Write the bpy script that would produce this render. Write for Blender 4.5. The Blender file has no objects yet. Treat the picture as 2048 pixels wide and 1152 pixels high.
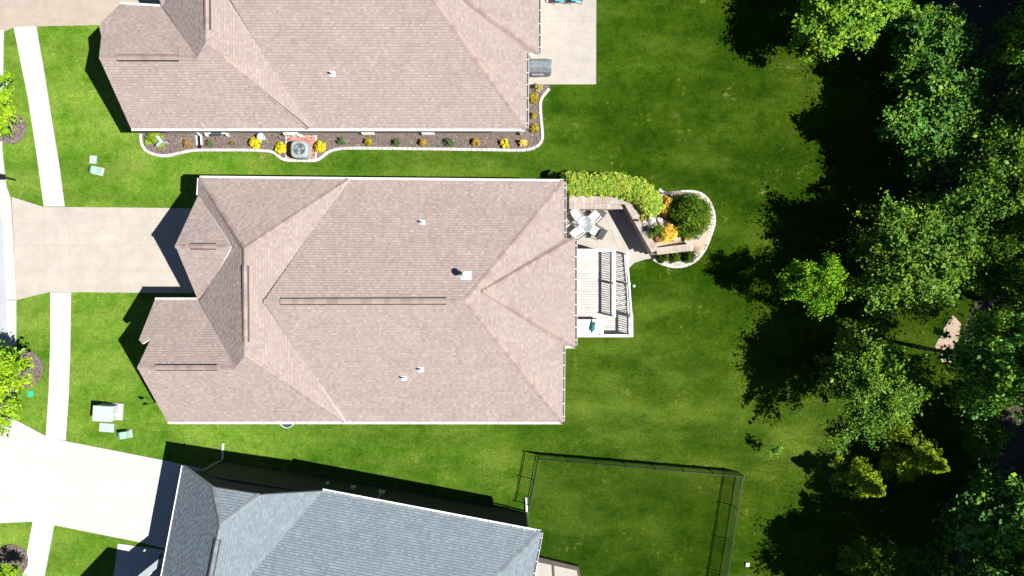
import bpy, math, random
import numpy as np
from mathutils import Vector, Matrix
from mathutils.geometry import tessellate_polygon

# ------------------------------------------------------------------ camera, sky, sun, exposure
SC = bpy.context.scene
COL = SC.collection
H = 42.7          # flying height of the drone, metres
F = 1409.0        # focal length in photograph pixels (2048 wide)
cam_d = bpy.data.cameras.new('camera')
cam_d.sensor_width = 36.0
cam_d.lens = 36.0 * F / 2048.0
cam_d.clip_end = 2000.0
cam = bpy.data.objects.new('camera', cam_d)
cam.location = (0, 0, H)
COL.objects.link(cam)
SC.camera = cam

TRAVEL = Vector((-0.745, 0.19, -1.0)).normalized()     # the way sunlight travels
world = bpy.data.worlds.new('World')
SC.world = world
world.use_nodes = True
wn = world.node_tree.nodes
wl = world.node_tree.links
wn.clear()
sky = wn.new('ShaderNodeTexSky')
sky.sky_type = 'NISHITA'
sky.sun_disc = False
sky.sun_elevation = math.radians(52.4)
sky.sun_rotation = math.radians(104.3)
sky.air_density = 0.6      # clear dry day
sky.dust_density = 0.0
sky.ozone_density = 3.0
bg = wn.new('ShaderNodeBackground')
bg.inputs['Strength'].default_value = 0.05
wo = wn.new('ShaderNodeOutputWorld')
wl.new(sky.outputs[0], bg.inputs[0])
wl.new(bg.outputs[0], wo.inputs[0])
sun_d = bpy.data.lights.new('sun', 'SUN')
sun_d.energy = 5.0
sun_d.angle = math.radians(0.5)
sun_d.color = (1.0, 0.955, 0.89)
sun = bpy.data.objects.new('sun', sun_d)
sun.rotation_euler = TRAVEL.to_track_quat('-Z', 'Y').to_euler()
sun.location = (30, -8, 60)
COL.objects.link(sun)
SC.view_settings.view_transform = 'Standard'
SC.view_settings.look = 'None'
SC.view_settings.gamma = 1.0
SC.view_settings.exposure = 1.05

R = random.Random(7)
NP = np.random.default_rng(11)

# ------------------------------------------------------------------ helpers
def at(px, py, z=0.0):
    """survey point: photograph measure -> metres at height z"""
    k = (H - z) / F
    return Vector(((px - 1024.0) * k, (576.0 - py) * k, z))

def gl(pts, z=0.0):
    return [at(x, y, z) for x, y in pts]

def in_view(p, m=60):
    k = F / max(0.5, H - p.z)
    return -m < 1024 + p.x * k < 2048 + m and -m < 576 - p.y * k < 1152 + m

def tag(o, label=None, cat=None, group=None, kind=None):
    if label: o['label'] = label
    if cat: o['category'] = cat
    if group: o['group'] = group
    if kind: o['kind'] = kind
    return o

def empty(name, loc, label=None, cat=None, group=None, kind=None):
    o = bpy.data.objects.new(name, None)
    o.empty_display_size = 0.2
    COL.objects.link(o)
    o.location = loc
    return tag(o, label, cat, group, kind)

def origin(o):
    v = Vector((0, 0, 0))
    while o is not None:
        v = v + Vector(o.location)
        o = o.parent
    return v

def place(name, mesh, loc, rz=0.0, parent=None, rot=None):
    o = bpy.data.objects.new(name, mesh)
    COL.objects.link(o)
    loc = Vector(loc)
    if parent is not None:
        loc = loc - origin(parent)
        o.parent = parent
    o.location = loc
    o.rotation_euler = rot if rot else (0, 0, rz)
    return o

class MB:
    def __init__(self):
        self.v = []; self.f = []; self.c = []; self.col = (1, 1, 1)
    def add(self, verts, faces, col=None):
        b = len(self.v)
        self.v.extend([tuple(p) for p in verts])
        for f in faces:
            self.f.append(tuple(b + i for i in f))
            self.c.append(col or self.col)
        return self
    def box(self, c, s, rz=0.0, M=None, col=None):
        x, y, z = s[0] / 2, s[1] / 2, s[2] / 2
        pts = [Vector(p) for p in ((-x, -y, -z), (x, -y, -z), (x, y, -z), (-x, y, -z), (-x, -y, z), (x, -y, z), (x, y, z), (-x, y, z))]
        if M is None:
            M = Matrix.Translation(Vector(c)) @ Matrix.Rotation(rz, 4, 'Z')
        pts = [M @ p for p in pts]
        return self.add(pts, [(3, 2, 1, 0), (4, 5, 6, 7), (0, 1, 5, 4), (1, 2, 6, 5), (2, 3, 7, 6), (3, 0, 4, 7)], col)
    def beam(self, a, b, w, h, up=(0, 0, 1), col=None):
        a = Vector(a); b = Vector(b)
        t = (b - a); L = t.length; t = t / L
        s = t.cross(Vector(up))
        if s.length < 1e-4: s = t.cross(Vector((0, 1, 0)))
        s.normalize(); u = s.cross(t)
        M = Matrix.Translation((a + b) / 2) @ Matrix((t, s, u)).transposed().to_4x4()
        return self.box(None, (L, w, h), M=M, col=col)
    def prism(self, poly, z0, z1, col=None):
        n = len(poly)
        A = sum(poly[i][0] * poly[(i + 1) % n][1] - poly[(i + 1) % n][0] * poly[i][1] for i in range(n))
        if A < 0: poly = poly[::-1]
        lo = [(p[0], p[1], z0) for p in poly]
        hi = [(p[0], p[1], z1) for p in poly]
        tris = tessellate_polygon([[Vector((p[0], p[1], 0)) for p in poly]])
        fs = []
        for t in tris:
            a, b, c = [poly[i] for i in t]
            if (b[0]-a[0])*(c[1]-a[1]) - (b[1]-a[1])*(c[0]-a[0]) < 0: t = (t[0], t[2], t[1])
            fs.append(tuple(n + i for i in t))
            fs.append((t[2], t[1], t[0]))
        for i in range(n):
            j = (i + 1) % n
            fs.append((i, j, n + j, n + i))
        return self.add(lo + hi, fs, col)
    def cyl(self, a, b, r0, r1=None, n=10, cap=True, col=None):
        a = Vector(a); b = Vector(b)
        r1 = r0 if r1 is None else r1
        t = (b - a).normalized()
        s = t.orthogonal().normalized(); u = t.cross(s)
        pts = []
        for p, r in ((a, r0), (b, r1)):
            for i in range(n):
                q = 2 * math.pi * i / n
                pts.append(p + s * (r * math.cos(q)) + u * (r * math.sin(q)))
        fs = [(i, (i + 1) % n, n + (i + 1) % n, n + i) for i in range(n)]
        if cap: fs += [tuple(range(n - 1, -1, -1)), tuple(range(n, 2 * n))]
        return self.add(pts, fs, col)
    def tube(self, pts, rs, n=6, col=None):
        for i in range(len(pts) - 1):
            self.cyl(pts[i], pts[i + 1], rs[i], rs[i + 1], n, True, col)
        return self
    def lathe(self, c, prof, n=20, col=None):
        c = Vector(c); b = []
        for r, z in prof:
            for i in range(n):
                q = 2 * math.pi * i / n
                b.append((c.x + r * math.cos(q), c.y + r * math.sin(q), c.z + z))
        fs = []
        for k in range(len(prof) - 1):
            for i in range(n):
                j = (i + 1) % n
                fs.append((k * n + i, k * n + j, (k + 1) * n + j, (k + 1) * n + i))
        return self.add(b, fs, col)
    def mesh(self, name, mat, smooth=False, org=None):
        me = bpy.data.meshes.new(name)
        v = self.v
        if org is not None:
            v = [(p[0] - org[0], p[1] - org[1], p[2] - org[2]) for p in v]
        me.from_pydata(v, [], self.f)
        at_ = me.attributes.new('tint', 'FLOAT_COLOR', 'FACE')
        buf = np.ones((len(self.f), 4), np.float32)
        buf[:, :3] = np.array(self.c, np.float32).reshape(-1, 3)
        at_.data.foreach_set('color', buf.ravel())
        if mat is not None: me.materials.append(mat)
        if smooth: me.polygons.foreach_set('use_smooth', [True] * len(me.polygons))
        me.update()
        return me
    def build(self, name, mat, parent=None, loc=None, smooth=False):
        if loc is None:
            loc = origin(parent) if parent is not None else Vector((0, 0, 0))
        me = self.mesh(name, mat, smooth, loc)
        return place(name, me, loc, 0, parent)

def quads(name, P, col, mat, tri=False):
    """numpy mesh: P (N,k,3), one colour per face"""
    N, k = P.shape[0], P.shape[1]
    me = bpy.data.meshes.new(name)
    me.vertices.add(N * k)
    me.vertices.foreach_set('co', P.astype(np.float32).ravel())
    me.loops.add(N * k)
    me.loops.foreach_set('vertex_index', np.arange(N * k, dtype=np.int32))
    me.polygons.add(N)
    me.polygons.foreach_set('loop_start', np.arange(0, N * k, k, dtype=np.int32))
    a = me.attributes.new('tint', 'FLOAT_COLOR', 'FACE')
    c = np.ones((N, 4), np.float32); c[:, :3] = col
    a.data.foreach_set('color', c.ravel())
    me.materials.append(mat)
    me.update(calc_edges=True)
    return me

# ------------------------------------------------------------------ materials
def newmat(name):
    m = bpy.data.materials.new(name)
    m.use_nodes = True
    nt = m.node_tree
    nt.nodes.clear()
    out = nt.nodes.new('ShaderNodeOutputMaterial')
    bs = nt.nodes.new('ShaderNodeBsdfPrincipled')
    nt.links.new(bs.outputs[0], out.inputs[0])
    return m, nt, bs, out

def node(nt, t, **kw):
    n = nt.nodes.new(t)
    for k, v in kw.items():
        setattr(n, k, v)
    return n

def mixc(nt, fac, a, b, mode='MIX'):
    n = node(nt, 'ShaderNodeMix', data_type='RGBA', blend_type=mode)
    for sock, val in ((n.inputs[0], fac), (n.inputs[6], a), (n.inputs[7], b)):
        if hasattr(val, 'links') or hasattr(val, 'is_output'):
            nt.links.new(val, sock)
        elif isinstance(val, (int, float)):
            sock.default_value = val
        else:
            sock.default_value = (*val, 1.0) if len(val) == 3 else val
    return n.outputs[2]

def noise(nt, vec, scale, detail=3.0, rough=0.55):
    n = node(nt, 'ShaderNodeTexNoise')
    n.inputs['Scale'].default_value = scale
    n.inputs['Detail'].default_value = detail
    n.inputs['Roughness'].default_value = rough
    nt.links.new(vec, n.inputs['Vector'])
    return n.outputs[0]

def ramp(nt, fac, lo, hi, a=0.0, b=1.0):
    n = node(nt, 'ShaderNodeMapRange')
    n.inputs[1].default_value = lo; n.inputs[2].default_value = hi
    n.inputs[3].default_value = a; n.inputs[4].default_value = b
    nt.links.new(fac, n.inputs[0])
    return n.outputs[0]

def speck(name, c1, c2, scale=6.0, rough=0.8, fine=None, bump=0.0, tint=False, metal=0.0, stain=0.0, rnd=0.0, c3=None, wear=0.0):
    """two-tone mineral / painted surface with broad mottling, fine grain and stains, in world metres"""
    m, nt, bs, out = newmat(name)
    pos = node(nt, 'ShaderNodeNewGeometry').outputs['Position']
    n1 = noise(nt, pos, scale, 4)
    col = mixc(nt, ramp(nt, n1, 0.3, 0.7), c1, c2)
    if fine:
        n2 = noise(nt, pos, fine, 2, 0.7)
        f = ramp(nt, n2, 0.3, 0.7, 0.72, 1.28)
        col = mixc(nt, 1.0, col, f, 'MULTIPLY')
        if c3:
            n4 = noise(nt, pos, fine * 1.7, 1)
            col = mixc(nt, ramp(nt, n4, 0.58, 0.7), col, c3)
    if stain:
        n3 = noise(nt, pos, 0.35, 5, 0.65)
        col = mixc(nt, 1.0, col, ramp(nt, n3, 0.3, 0.7, 1.0 - stain, 1.0 + stain * 0.5), 'MULTIPLY')
    if wear:
        n5 = noise(nt, pos, 0.9, 5, 0.7)
        col = mixc(nt, 1.0, col, ramp(nt, n5, 0.60, 0.72, 1.0, 1.0 - wear), 'MULTIPLY')
        mp = node(nt, 'ShaderNodeMapping'); mp.inputs['Scale'].default_value = (0.10, 1.6, 1.0)
        nt.links.new(pos, mp.inputs[0])
        n6 = noise(nt, mp.outputs[0], 1.0, 4, 0.6)
        col = mixc(nt, 1.0, col, ramp(nt, n6, 0.52, 0.70, 1.0, 1.0 - wear * 0.8), 'MULTIPLY')
    if tint:
        t = node(nt, 'ShaderNodeAttribute', attribute_name='tint')
        col = mixc(nt, 1.0, col, t.outputs['Color'], 'MULTIPLY')
    if rnd:
        oi = node(nt, 'ShaderNodeObjectInfo')
        col = mixc(nt, 1.0, col, ramp(nt, oi.outputs['Random'], 0, 1, 1 - rnd, 1 + rnd), 'MULTIPLY')
    nt.links.new(col, bs.inputs['Base Color'])
    bs.inputs['Roughness'].default_value = rough
    bs.inputs['Metallic'].default_value = metal
    if bump:
        b = node(nt, 'ShaderNodeBump')
        b.inputs['Strength'].default_value = bump
        b.inputs['Distance'].default_value = 0.02
        nt.links.new(noise(nt, pos, fine or scale * 6, 3), b.inputs['Height'])
        nt.links.new(b.outputs[0], bs.inputs['Normal'])
    return m

def leafmat(name, trans=0.3, rough=0.45):
    m, nt, bs, out = newmat(name)
    t = node(nt, 'ShaderNodeAttribute', attribute_name='tint')
    nt.links.new(t.outputs['Color'], bs.inputs['Base Color'])
    bs.inputs['Roughness'].default_value = rough
    bs.inputs['Specular IOR Level'].default_value = 0.12
    tr = node(nt, 'ShaderNodeBsdfTranslucent')
    c = mixc(nt, 1.0, t.outputs['Color'], (1.25, 1.2, 0.4), 'MULTIPLY')
    nt.links.new(c, tr.inputs[0])
    mx = node(nt, 'ShaderNodeMixShader')
    mx.inputs[0].default_value = trans
    nt.links.new(bs.outputs[0], mx.inputs[1]); nt.links.new(tr.outputs[0], mx.inputs[2])
    nt.links.new(mx.outputs[0], out.inputs[0])
    return m

def tintmat(name, rough=0.85, grain=60.0, spec=0.3):
    m, nt, bs, out = newmat(name)
    pos = node(nt, 'ShaderNodeNewGeometry').outputs['Position']
    t = node(nt, 'ShaderNodeAttribute', attribute_name='tint')
    n = ramp(nt, noise(nt, pos, grain, 2, 0.7), 0.3, 0.7, 0.78, 1.22)
    c = mixc(nt, 1.0, t.outputs['Color'], n, 'MULTIPLY')
    w = ramp(nt, noise(nt, pos, 0.9, 4, 0.6), 0.3, 0.7, 0.94, 1.06)
    c = mixc(nt, 1.0, c, w, 'MULTIPLY')
    nt.links.new(c, bs.inputs['Base Color'])
    bs.inputs['Roughness'].default_value = rough
    bs.inputs['Specular IOR Level'].default_value = spec
    return m

def grassmat(name, gain=1.0):
    m, nt, bs, out = newmat(name)
    pos = node(nt, 'ShaderNodeNewGeometry').outputs['Position']
    sx = node(nt, 'ShaderNodeSeparateXYZ'); nt.links.new(pos, sx.inputs[0])
    broad = noise(nt, pos, 0.11, 3, 0.55)
    mid = noise(nt, pos, 0.55, 5, 0.62)
    small = noise(nt, pos, 3.2, 4, 0.65)
    fine = noise(nt, pos, 17.0, 3, 0.7)
    # the front lawn is a paler turf than the back lawn by the wood
    wob = node(nt, 'ShaderNodeMath', operation='MULTIPLY_ADD')
    nt.links.new(broad, wob.inputs[0]); wob.inputs[1].default_value = 14.0
    nt.links.new(sx.outputs[0], wob.inputs[2])
    front = ramp(nt, wob.outputs[0], -11.0, 14.0, 1.0, 0.0)
    front2 = ramp(nt, wob.outputs[0], 8.0, 28.0, 0.0, 1.0)
    lush = mixc(nt, front, (0.0095, 0.0415, 0.0010), (0.053, 0.140, 0.008))
    pale = mixc(nt, front, (0.033, 0.073, 0.0026), (0.124, 0.204, 0.026))
    lush = mixc(nt, front2, lush, (0.0115, 0.036, 0.0012))
    pale = mixc(nt, front2, pale, (0.032, 0.058, 0.0026))
    mid2 = noise(nt, pos, 1.3, 4, 0.6)
    c = mixc(nt, ramp(nt, mid, 0.34, 0.68), lush, pale)
    c = mixc(nt, ramp(nt, mid2, 0.40, 0.72, 0.0, 0.7), c, pale)
    c = mixc(nt, ramp(nt, mid2, 0.30, 0.45, 0.55, 0.0), c, lush)
    c = mixc(nt, 1.0, c, ramp(nt, small, 0.3, 0.7, 0.80, 1.2), 'MULTIPLY')
    # dry straw patches, broad thin ones and small bare spots
    mp2 = node(nt, 'ShaderNodeMapping'); mp2.inputs['Scale'].default_value = (0.55, 1.25, 1.0); mp2.inputs['Rotation'].default_value = (0, 0, math.radians(8))
    nt.links.new(pos, mp2.inputs[0])
    dry = noise(nt, mp2.outputs[0], 0.30, 6, 0.70)
    deep = noise(nt, mp2.outputs[0], 0.16, 4, 0.6)
    c = mixc(nt, 1.0, c, mixc(nt, ramp(nt, deep, 0.36, 0.62), (0.66, 0.76, 0.62), (1.22, 1.14, 1.2)), 'MULTIPLY')
    c = mixc(nt, ramp(nt, dry, 0.50, 0.72, 0.0, 0.75), c, mixc(nt, front, (0.066, 0.108, 0.010), (0.17, 0.215, 0.045)))
    # thin dry turf on the slope behind the houses
    for (hx, hy, hr, amt) in ((7.5, -8.0, 8.0, 0.36), (17.0, -9.5, 6.0, 0.36), (3.0, -4.0, 4.0, 0.25), (-2.0, 7.4, 5.0, 0.2)):
        vd = node(nt, 'ShaderNodeVectorMath', operation='DISTANCE'); nt.links.new(pos, vd.inputs[0]); vd.inputs[1].default_value = (hx, hy, 0)
        dd = node(nt, 'ShaderNodeMath', operation='MULTIPLY'); nt.links.new(ramp(nt, vd.outputs['Value'], 0.0, hr, amt * 2.0, 0.0), dd.inputs[0])
        nt.links.new(ramp(nt, dry, 0.36, 0.66), dd.inputs[1])
        c = mixc(nt, dd.outputs[0], c, (0.095, 0.145, 0.018))
    s = node(nt, 'ShaderNodeMath', operation='MULTIPLY'); nt.links.new(mid, s.inputs[0]); nt.links.new(small, s.inputs[1])
    c = mixc(nt, ramp(nt, s.outputs[0], 0.35, 0.44, 0.0, 0.45), c, (0.22, 0.20, 0.075))
    # faint mowing bands along the lots
    wv = node(nt, 'ShaderNodeTexWave', wave_type='BANDS', bands_direction='Y')
    mp = node(nt, 'ShaderNodeMapping'); mp.inputs['Rotation'].default_value = (0, 0, math.radians(4))
    nt.links.new(pos, mp.inputs[0]); nt.links.new(mp.outputs[0], wv.inputs[0])
    wv.inputs['Scale'].default_value = 0.17; wv.inputs['Distortion'].default_value = 7.0
    wv.inputs['Detail'].default_value = 3.0; wv.inputs['Detail Scale'].default_value = 0.35
    c = mixc(nt, 1.0, c, ramp(nt, wv.outputs[1], 0, 1, 0.95, 1.05), 'MULTIPLY')
    vf = noise(nt, pos, 7.5, 2, 0.6)
    c = mixc(nt, 1.0, c, ramp(nt, vf, 0.28, 0.72, 0.80, 1.22), 'MULTIPLY')
    c = mixc(nt, 1.0, c, ramp(nt, fine, 0.28, 0.72, 0.68 * gain, 1.36 * gain), 'MULTIPLY')
    nt.links.new(c, bs.inputs['Base Color'])
    bs.inputs['Roughness'].default_value = 0.9
    bs.inputs['Specular IOR Level'].default_value = 0.02
    b = node(nt, 'ShaderNodeBump'); b.inputs['Strength'].default_value = 0.7; b.inputs['Distance'].default_value = 0.05
    nt.links.new(fine, b.inputs['Height']); nt.links.new(b.outputs[0], bs.inputs['Normal'])
    return m

def brickmat(name, c1, c2, mortar, scale=1.0):
    m, nt, bs, out = newmat(name)
    g = node(nt, 'ShaderNodeNewGeometry')
    sx = node(nt, 'ShaderNodeSeparateXYZ'); nt.links.new(g.outputs['Position'], sx.inputs[0])
    ad = node(nt, 'ShaderNodeMath', operation='ADD'); nt.links.new(sx.outputs[0], ad.inputs[0]); nt.links.new(sx.outputs[1], ad.inputs[1])
    cb = node(nt, 'ShaderNodeCombineXYZ'); nt.links.new(ad.outputs[0], cb.inputs[0]); nt.links.new(sx.outputs[2], cb.inputs[1])
    br = node(nt, 'ShaderNodeTexBrick')
    nt.links.new(cb.outputs[0], br.inputs['Vector'])
    br.inputs['Color1'].default_value = (*c1, 1); br.inputs['Color2'].default_value = (*c2, 1); br.inputs['Mortar'].default_value = (*mortar, 1)
    br.inputs['Scale'].default_value = scale; br.inputs['Brick Width'].default_value = 0.21; br.inputs['Row Height'].default_value = 0.075
    br.inputs['Mortar Size'].default_value = 0.008
    nt.links.new(br.outputs[0], bs.inputs['Base Color'])
    bs.inputs['Roughness'].default_value = 0.85
    return m

M = {}
M['grass'] = grassmat('lawn_turf')
M['blade'] = grassmat('grass_blade', 1.12)
M['drive'] = speck('exposed_aggregate', (0.325, 0.296, 0.258), (0.375, 0.344, 0.304), 1.2, 0.85, 45, 0.25, stain=0.07, rnd=0.025, wear=0.09)
M['drive_tan'] = speck('tan_aggregate', (0.285, 0.24, 0.195), (0.335, 0.285, 0.24), 1.5, 0.85, 30, 0.3, stain=0.07, wear=0.08, c3=(0.38, 0.33, 0.28))
M['drive_pale'] = speck('pale_concrete', (0.395, 0.388, 0.370), (0.43, 0.422, 0.405), 0.8, 0.85, 40, 0.1, stain=0.04, rnd=0.02, wear=0.07)
M['walk'] = speck('white_concrete', (0.41, 0.407, 0.395), (0.45, 0.447, 0.435), 0.9, 0.85, 40, 0.1, stain=0.03, rnd=0.02)
M['patio'] = speck('patio_aggregate', (0.29, 0.268, 0.238), (0.345, 0.32, 0.29), 1.5, 0.85, 40, 0.25, stain=0.07, c3=(0.42, 0.39, 0.36))
M['road'] = speck('pale_road', (0.30, 0.315, 0.345), (0.34, 0.355, 0.38), 1.0, 0.9, 30, 0.2, stain=0.06)
M['kerb'] = speck('kerb_concrete', (0.37, 0.37, 0.36), (0.42, 0.415, 0.405), 1.0, 0.85, 30, 0.1, stain=0.06, rnd=0.03)
M['joint'] = speck('joint_dirt', (0.27, 0.24, 0.21), (0.35, 0.315, 0.28), 3, 0.95)
M['mulch'] = speck('mulch', (0.065, 0.05, 0.045), (0.16, 0.125, 0.11), 14, 0.95, 55, 0.9, c3=(0.21, 0.17, 0.15))
M['soil'] = speck('leaf_litter', (0.016, 0.015, 0.008), (0.05, 0.042, 0.028), 1.2, 0.95, 22, 0.8)
M['path'] = speck('bare_earth', (0.30, 0.235, 0.18), (0.38, 0.30, 0.23), 1.5, 0.95, 22, 0.8, c3=(0.12, 0.09, 0.06))
M['shingle'] = tintmat('asphalt_shingle', 0.9, 70)
M['white'] = speck('white_paint', (0.66, 0.66, 0.655), (0.74, 0.74, 0.735), 2, 0.45)
M['fascia'] = speck('fascia_paint', (0.70, 0.69, 0.67), (0.76, 0.75, 0.73), 2, 0.5)
M['black'] = speck('black_metal', (0.006, 0.007, 0.009), (0.012, 0.013, 0.016), 5, 0.35)
M['fence'] = speck('black_powder_coat', (0.010, 0.013, 0.018), (0.018, 0.022, 0.028), 5, 0.28)
M['vent'] = speck('vent_plastic', (0.010, 0.012, 0.02), (0.02, 0.022, 0.03), 5, 0.6)
M['pvc'] = speck('pvc', (0.72, 0.74, 0.76), (0.78, 0.79, 0.8), 4, 0.4)
M['galv'] = speck('galvanised', (0.50, 0.56, 0.60), (0.58, 0.63, 0.66), 6, 0.4, metal=0.3)
M['acgrey'] = speck('ac_paint', (0.24, 0.27, 0.285), (0.29, 0.32, 0.335), 6, 0.45)
M['acdark'] = speck('ac_inside', (0.03, 0.04, 0.05), (0.05, 0.06, 0.075), 8, 0.5)
M['acfan'] = speck('fan_blade', (0.34, 0.41, 0.46), (0.42, 0.48, 0.53), 6, 0.35, metal=0.4)
M['wall_tan'] = brickmat('tan_brick', (0.40, 0.32, 0.255), (0.45, 0.37, 0.30), (0.40, 0.36, 0.32))
M['wall_dark'] = brickmat('dark_brick', (0.028, 0.028, 0.031), (0.04, 0.039, 0.042), (0.05, 0.05, 0.053))
M['deckwood'] = speck('bleached_boards', (0.335, 0.325, 0.31), (0.405, 0.395, 0.38), 1.3, 0.75, 24, 0.15, rnd=0.10)
M['stone'] = speck('wall_block', (0.27, 0.23, 0.195), (0.35, 0.30, 0.26), 2.5, 0.9, 30, 0.4, rnd=0.14)
M['cap'] = speck('cap_block', (0.28, 0.24, 0.205), (0.345, 0.30, 0.262), 2.5, 0.9, 30, 0.4, rnd=0.12)
M['edging'] = speck('edging_block', (0.36, 0.34, 0.33), (0.47, 0.45, 0.44), 3, 0.9, 30, 0.3, rnd=0.08)
M['pebble'] = tintmat('river_pebble', 0.7, 20)
M['boulder'] = speck('pale_boulder', (0.36, 0.33, 0.30), (0.52, 0.49, 0.455), 2.2, 0.85, 14, 0.6)
M['bark'] = speck('bark', (0.06, 0.047, 0.036), (0.12, 0.10, 0.08), 9, 0.95, 30, 0.8)
M['leaf'] = leafmat('leaf', 0.08, 0.5)
M['shrub'] = leafmat('shrub_leaf', 0.2, 0.6)
M['sling'] = speck('pale_sling', (0.46, 0.455, 0.45), (0.54, 0.53, 0.525), 5, 0.7, 60)
M['frame'] = speck('bronze_frame', (0.05, 0.038, 0.032), (0.08, 0.06, 0.05), 6, 0.4)
M['grillcover'] = speck('grill_cover', (0.115, 0.135, 0.15), (0.16, 0.185, 0.20), 2.5, 0.55, bump=0.3, fine=6)
M['padgreen'] = speck('pale_green_paint', (0.20, 0.36, 0.28), (0.25, 0.41, 0.33), 3, 0.5)
M['padgrey'] = speck('cabinet_grey', (0.33, 0.38, 0.385), (0.38, 0.43, 0.435), 2, 0.5)
M['lid'] = speck('vault_lid', (0.27, 0.335, 0.36), (0.33, 0.39, 0.415), 4, 0.7, 40)
M['green'] = speck('green_plastic', (0.02, 0.36, 0.20), (0.03, 0.42, 0.25), 5, 0.5)
M['blue'] = speck('blue_cushion', (0.03, 0.30, 0.52), (0.05, 0.36, 0.58), 5, 0.8)
M['teal'] = speck('teal_cloth', (0.01, 0.085, 0.11), (0.02, 0.14, 0.17), 8, 0.6)
M['brick'] = speck('red_brick', (0.30, 0.10, 0.075), (0.44, 0.21, 0.17), 6, 0.9, 40, 0.4, rnd=0.3)
M['terracotta'] = speck('red_pot', (0.28, 0.09, 0.05), (0.34, 0.12, 0.08), 6, 0.8)
m, nt, bs, out = newmat('glass_top')
bs.inputs['Base Color'].default_value = (0.75, 0.86, 0.90, 1); bs.inputs['Roughness'].default_value = 0.08
bs.inputs['Alpha'].default_value = 0.14
M['glass'] = m

# ------------------------------------------------------------------ ground, street, pavement
def sheet(name, poly, z, mat, kind='structure', parent=None, th=0.06):
    mb = MB(); mb.prism([(p[0], p[1]) for p in poly], z - th, z)
    o = mb.build(name, mat, parent)
    if kind and parent is None: o['kind'] = kind
    return o

g = MB(); g.add([(-420, -420, 0), (420, -420, 0), (420, 420, 0), (-420, 420, 0)], [(0, 1, 2, 3)])
lawn = g.build('lawn', M['grass']); lawn['kind'] = 'structure'

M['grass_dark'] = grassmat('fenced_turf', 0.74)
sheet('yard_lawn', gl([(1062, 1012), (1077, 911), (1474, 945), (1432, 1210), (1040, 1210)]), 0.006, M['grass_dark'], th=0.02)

def clip_half(poly, a, b, c):
    """keep a*x+b*y<=c"""
    out = []
    n = len(poly)
    for i in range(n):
        p, q = poly[i], poly[(i + 1) % n]
        dp = a * p[0] + b * p[1] - c; dq = a * q[0] + b * q[1] - c
        if dp <= 0: out.append(p)
        if (dp < 0 < dq) or (dq < 0 < dp):
            t = dp / (dp - dq)
            out.append((p[0] + (q[0] - p[0]) * t, p[1] + (q[1] - p[1]) * t))
    return out

def slabs(name, pts, cuts, mat, gap=0.018, z=0.03, piece='slab', label=None):
    """concrete poured in panels: one object per panel, joints are real gaps over a dirt bed"""
    poly = [(p.x, p.y) for p in gl(pts)]
    c = sum((Vector((p[0], p[1], 0)) for p in poly), Vector()) / len(poly)
    root = empty(name, c, kind='structure')
    polys = [poly]
    for (a, b) in cuts:
        pa, pb = at(*a), at(*b)
        d = (pb - pa).normalized(); nx, ny = -d.y, d.x
        k = nx * pa.x + ny * pa.y
        nxt = []
        for P in polys:
            l = clip_half(P, nx, ny, k - gap / 2); r = clip_half(P, -nx, -ny, -k - gap / 2)
            for q in (l, r):
                if len(q) >= 3: nxt.append(q)
        polys = nxt
    bed = MB(); bed.prism(poly, -0.05, z - 0.014)
    bed.build('joint_bed', M['joint'], root)
    for P in polys:
        cc = Vector((sum(p[0] for p in P) / len(P), sum(p[1] for p in P) / len(P), 0))
        mb = MB(); mb.prism(P, -0.03, z + R.uniform(-0.002, 0.002))
        mb.build(piece, mat, root, loc=cc)
    return root

DRIVE = [(24, 394), (88, 414), (241, 415), (420, 417), (420, 586), (330, 586), (100, 584), (33, 600)]
slabs('driveway', DRIVE, [((88, 300), (95, 700)), ((137, 300), (142, 700)), ((240.5, 300), (240.5, 700)), ((354, 300), (354, 700)), ((0, 491), (500, 489))], M['drive'], 0.022)
DRIVE_T = [(-60, -140), (330, -140), (330, 48), (198, 50.5), (73, 53), (28, 55), (0, 67), (-60, 90)]
slabs('driveway', DRIVE_T, [((70, -200), (72, 100)), ((158, -200), (160, 100)), ((-60, -40), (400, -42))], M['drive_tan'], 0.02)
DRIVE_B = [(-70, 812), (-6, 826), (28, 838), (94, 873), (132, 882), (330, 921), (420, 940), (380, 1120), (330, 1097), (294, 1087), (108, 1050), (66, 1043), (0, 1046), (-70, 1050)]
slabs('driveway', DRIVE_B, [((75, 860), (52, 1060)), ((127, 870), (112, 1060)), ((205, 880), (184, 1080)), ((304, 900), (280, 1100))], M['drive_pale'], 0.010)
WALK_N = [(28, 55), (73, 53), (90, 150), (104, 240), (119, 330), (130, 413), (88, 413), (74, 310), (57, 200)]
cutsN = [((0, y), (200, y + (-6 if y < 300 else 0))) for y in (105, 156, 207, 258, 341)]
slabs('sidewalk', WALK_N, cutsN, M['walk'], 0.014)
WALK_S = [(101, 585), (142.5, 585), (141, 700), (138, 790), (132, 881), (92, 873), (98, 780), (101, 690)]
slabs('sidewalk', WALK_S, [((0, y), (200, y)) for y in (684, 732, 777, 823)], M['walk'], 0.014)
WALK_B = [(66, 1043), (109, 1050), (92, 1140), (70, 1250), (24, 1250), (46, 1150)]
slabs('sidewalk', WALK_B, [((0, y - 6), (200, y + 6)) for y in (1108, 1158)], M['walk'], 0.014)
ENTRY = [(236, 1087), (330, 1100), (330, 1200), (222, 1200)]
slabs('entry_walk', ENTRY, [((200, 1117), (360, 1135)), ((268, 1080), (262, 1220))], M['drive_pale'], 0.016)

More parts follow.
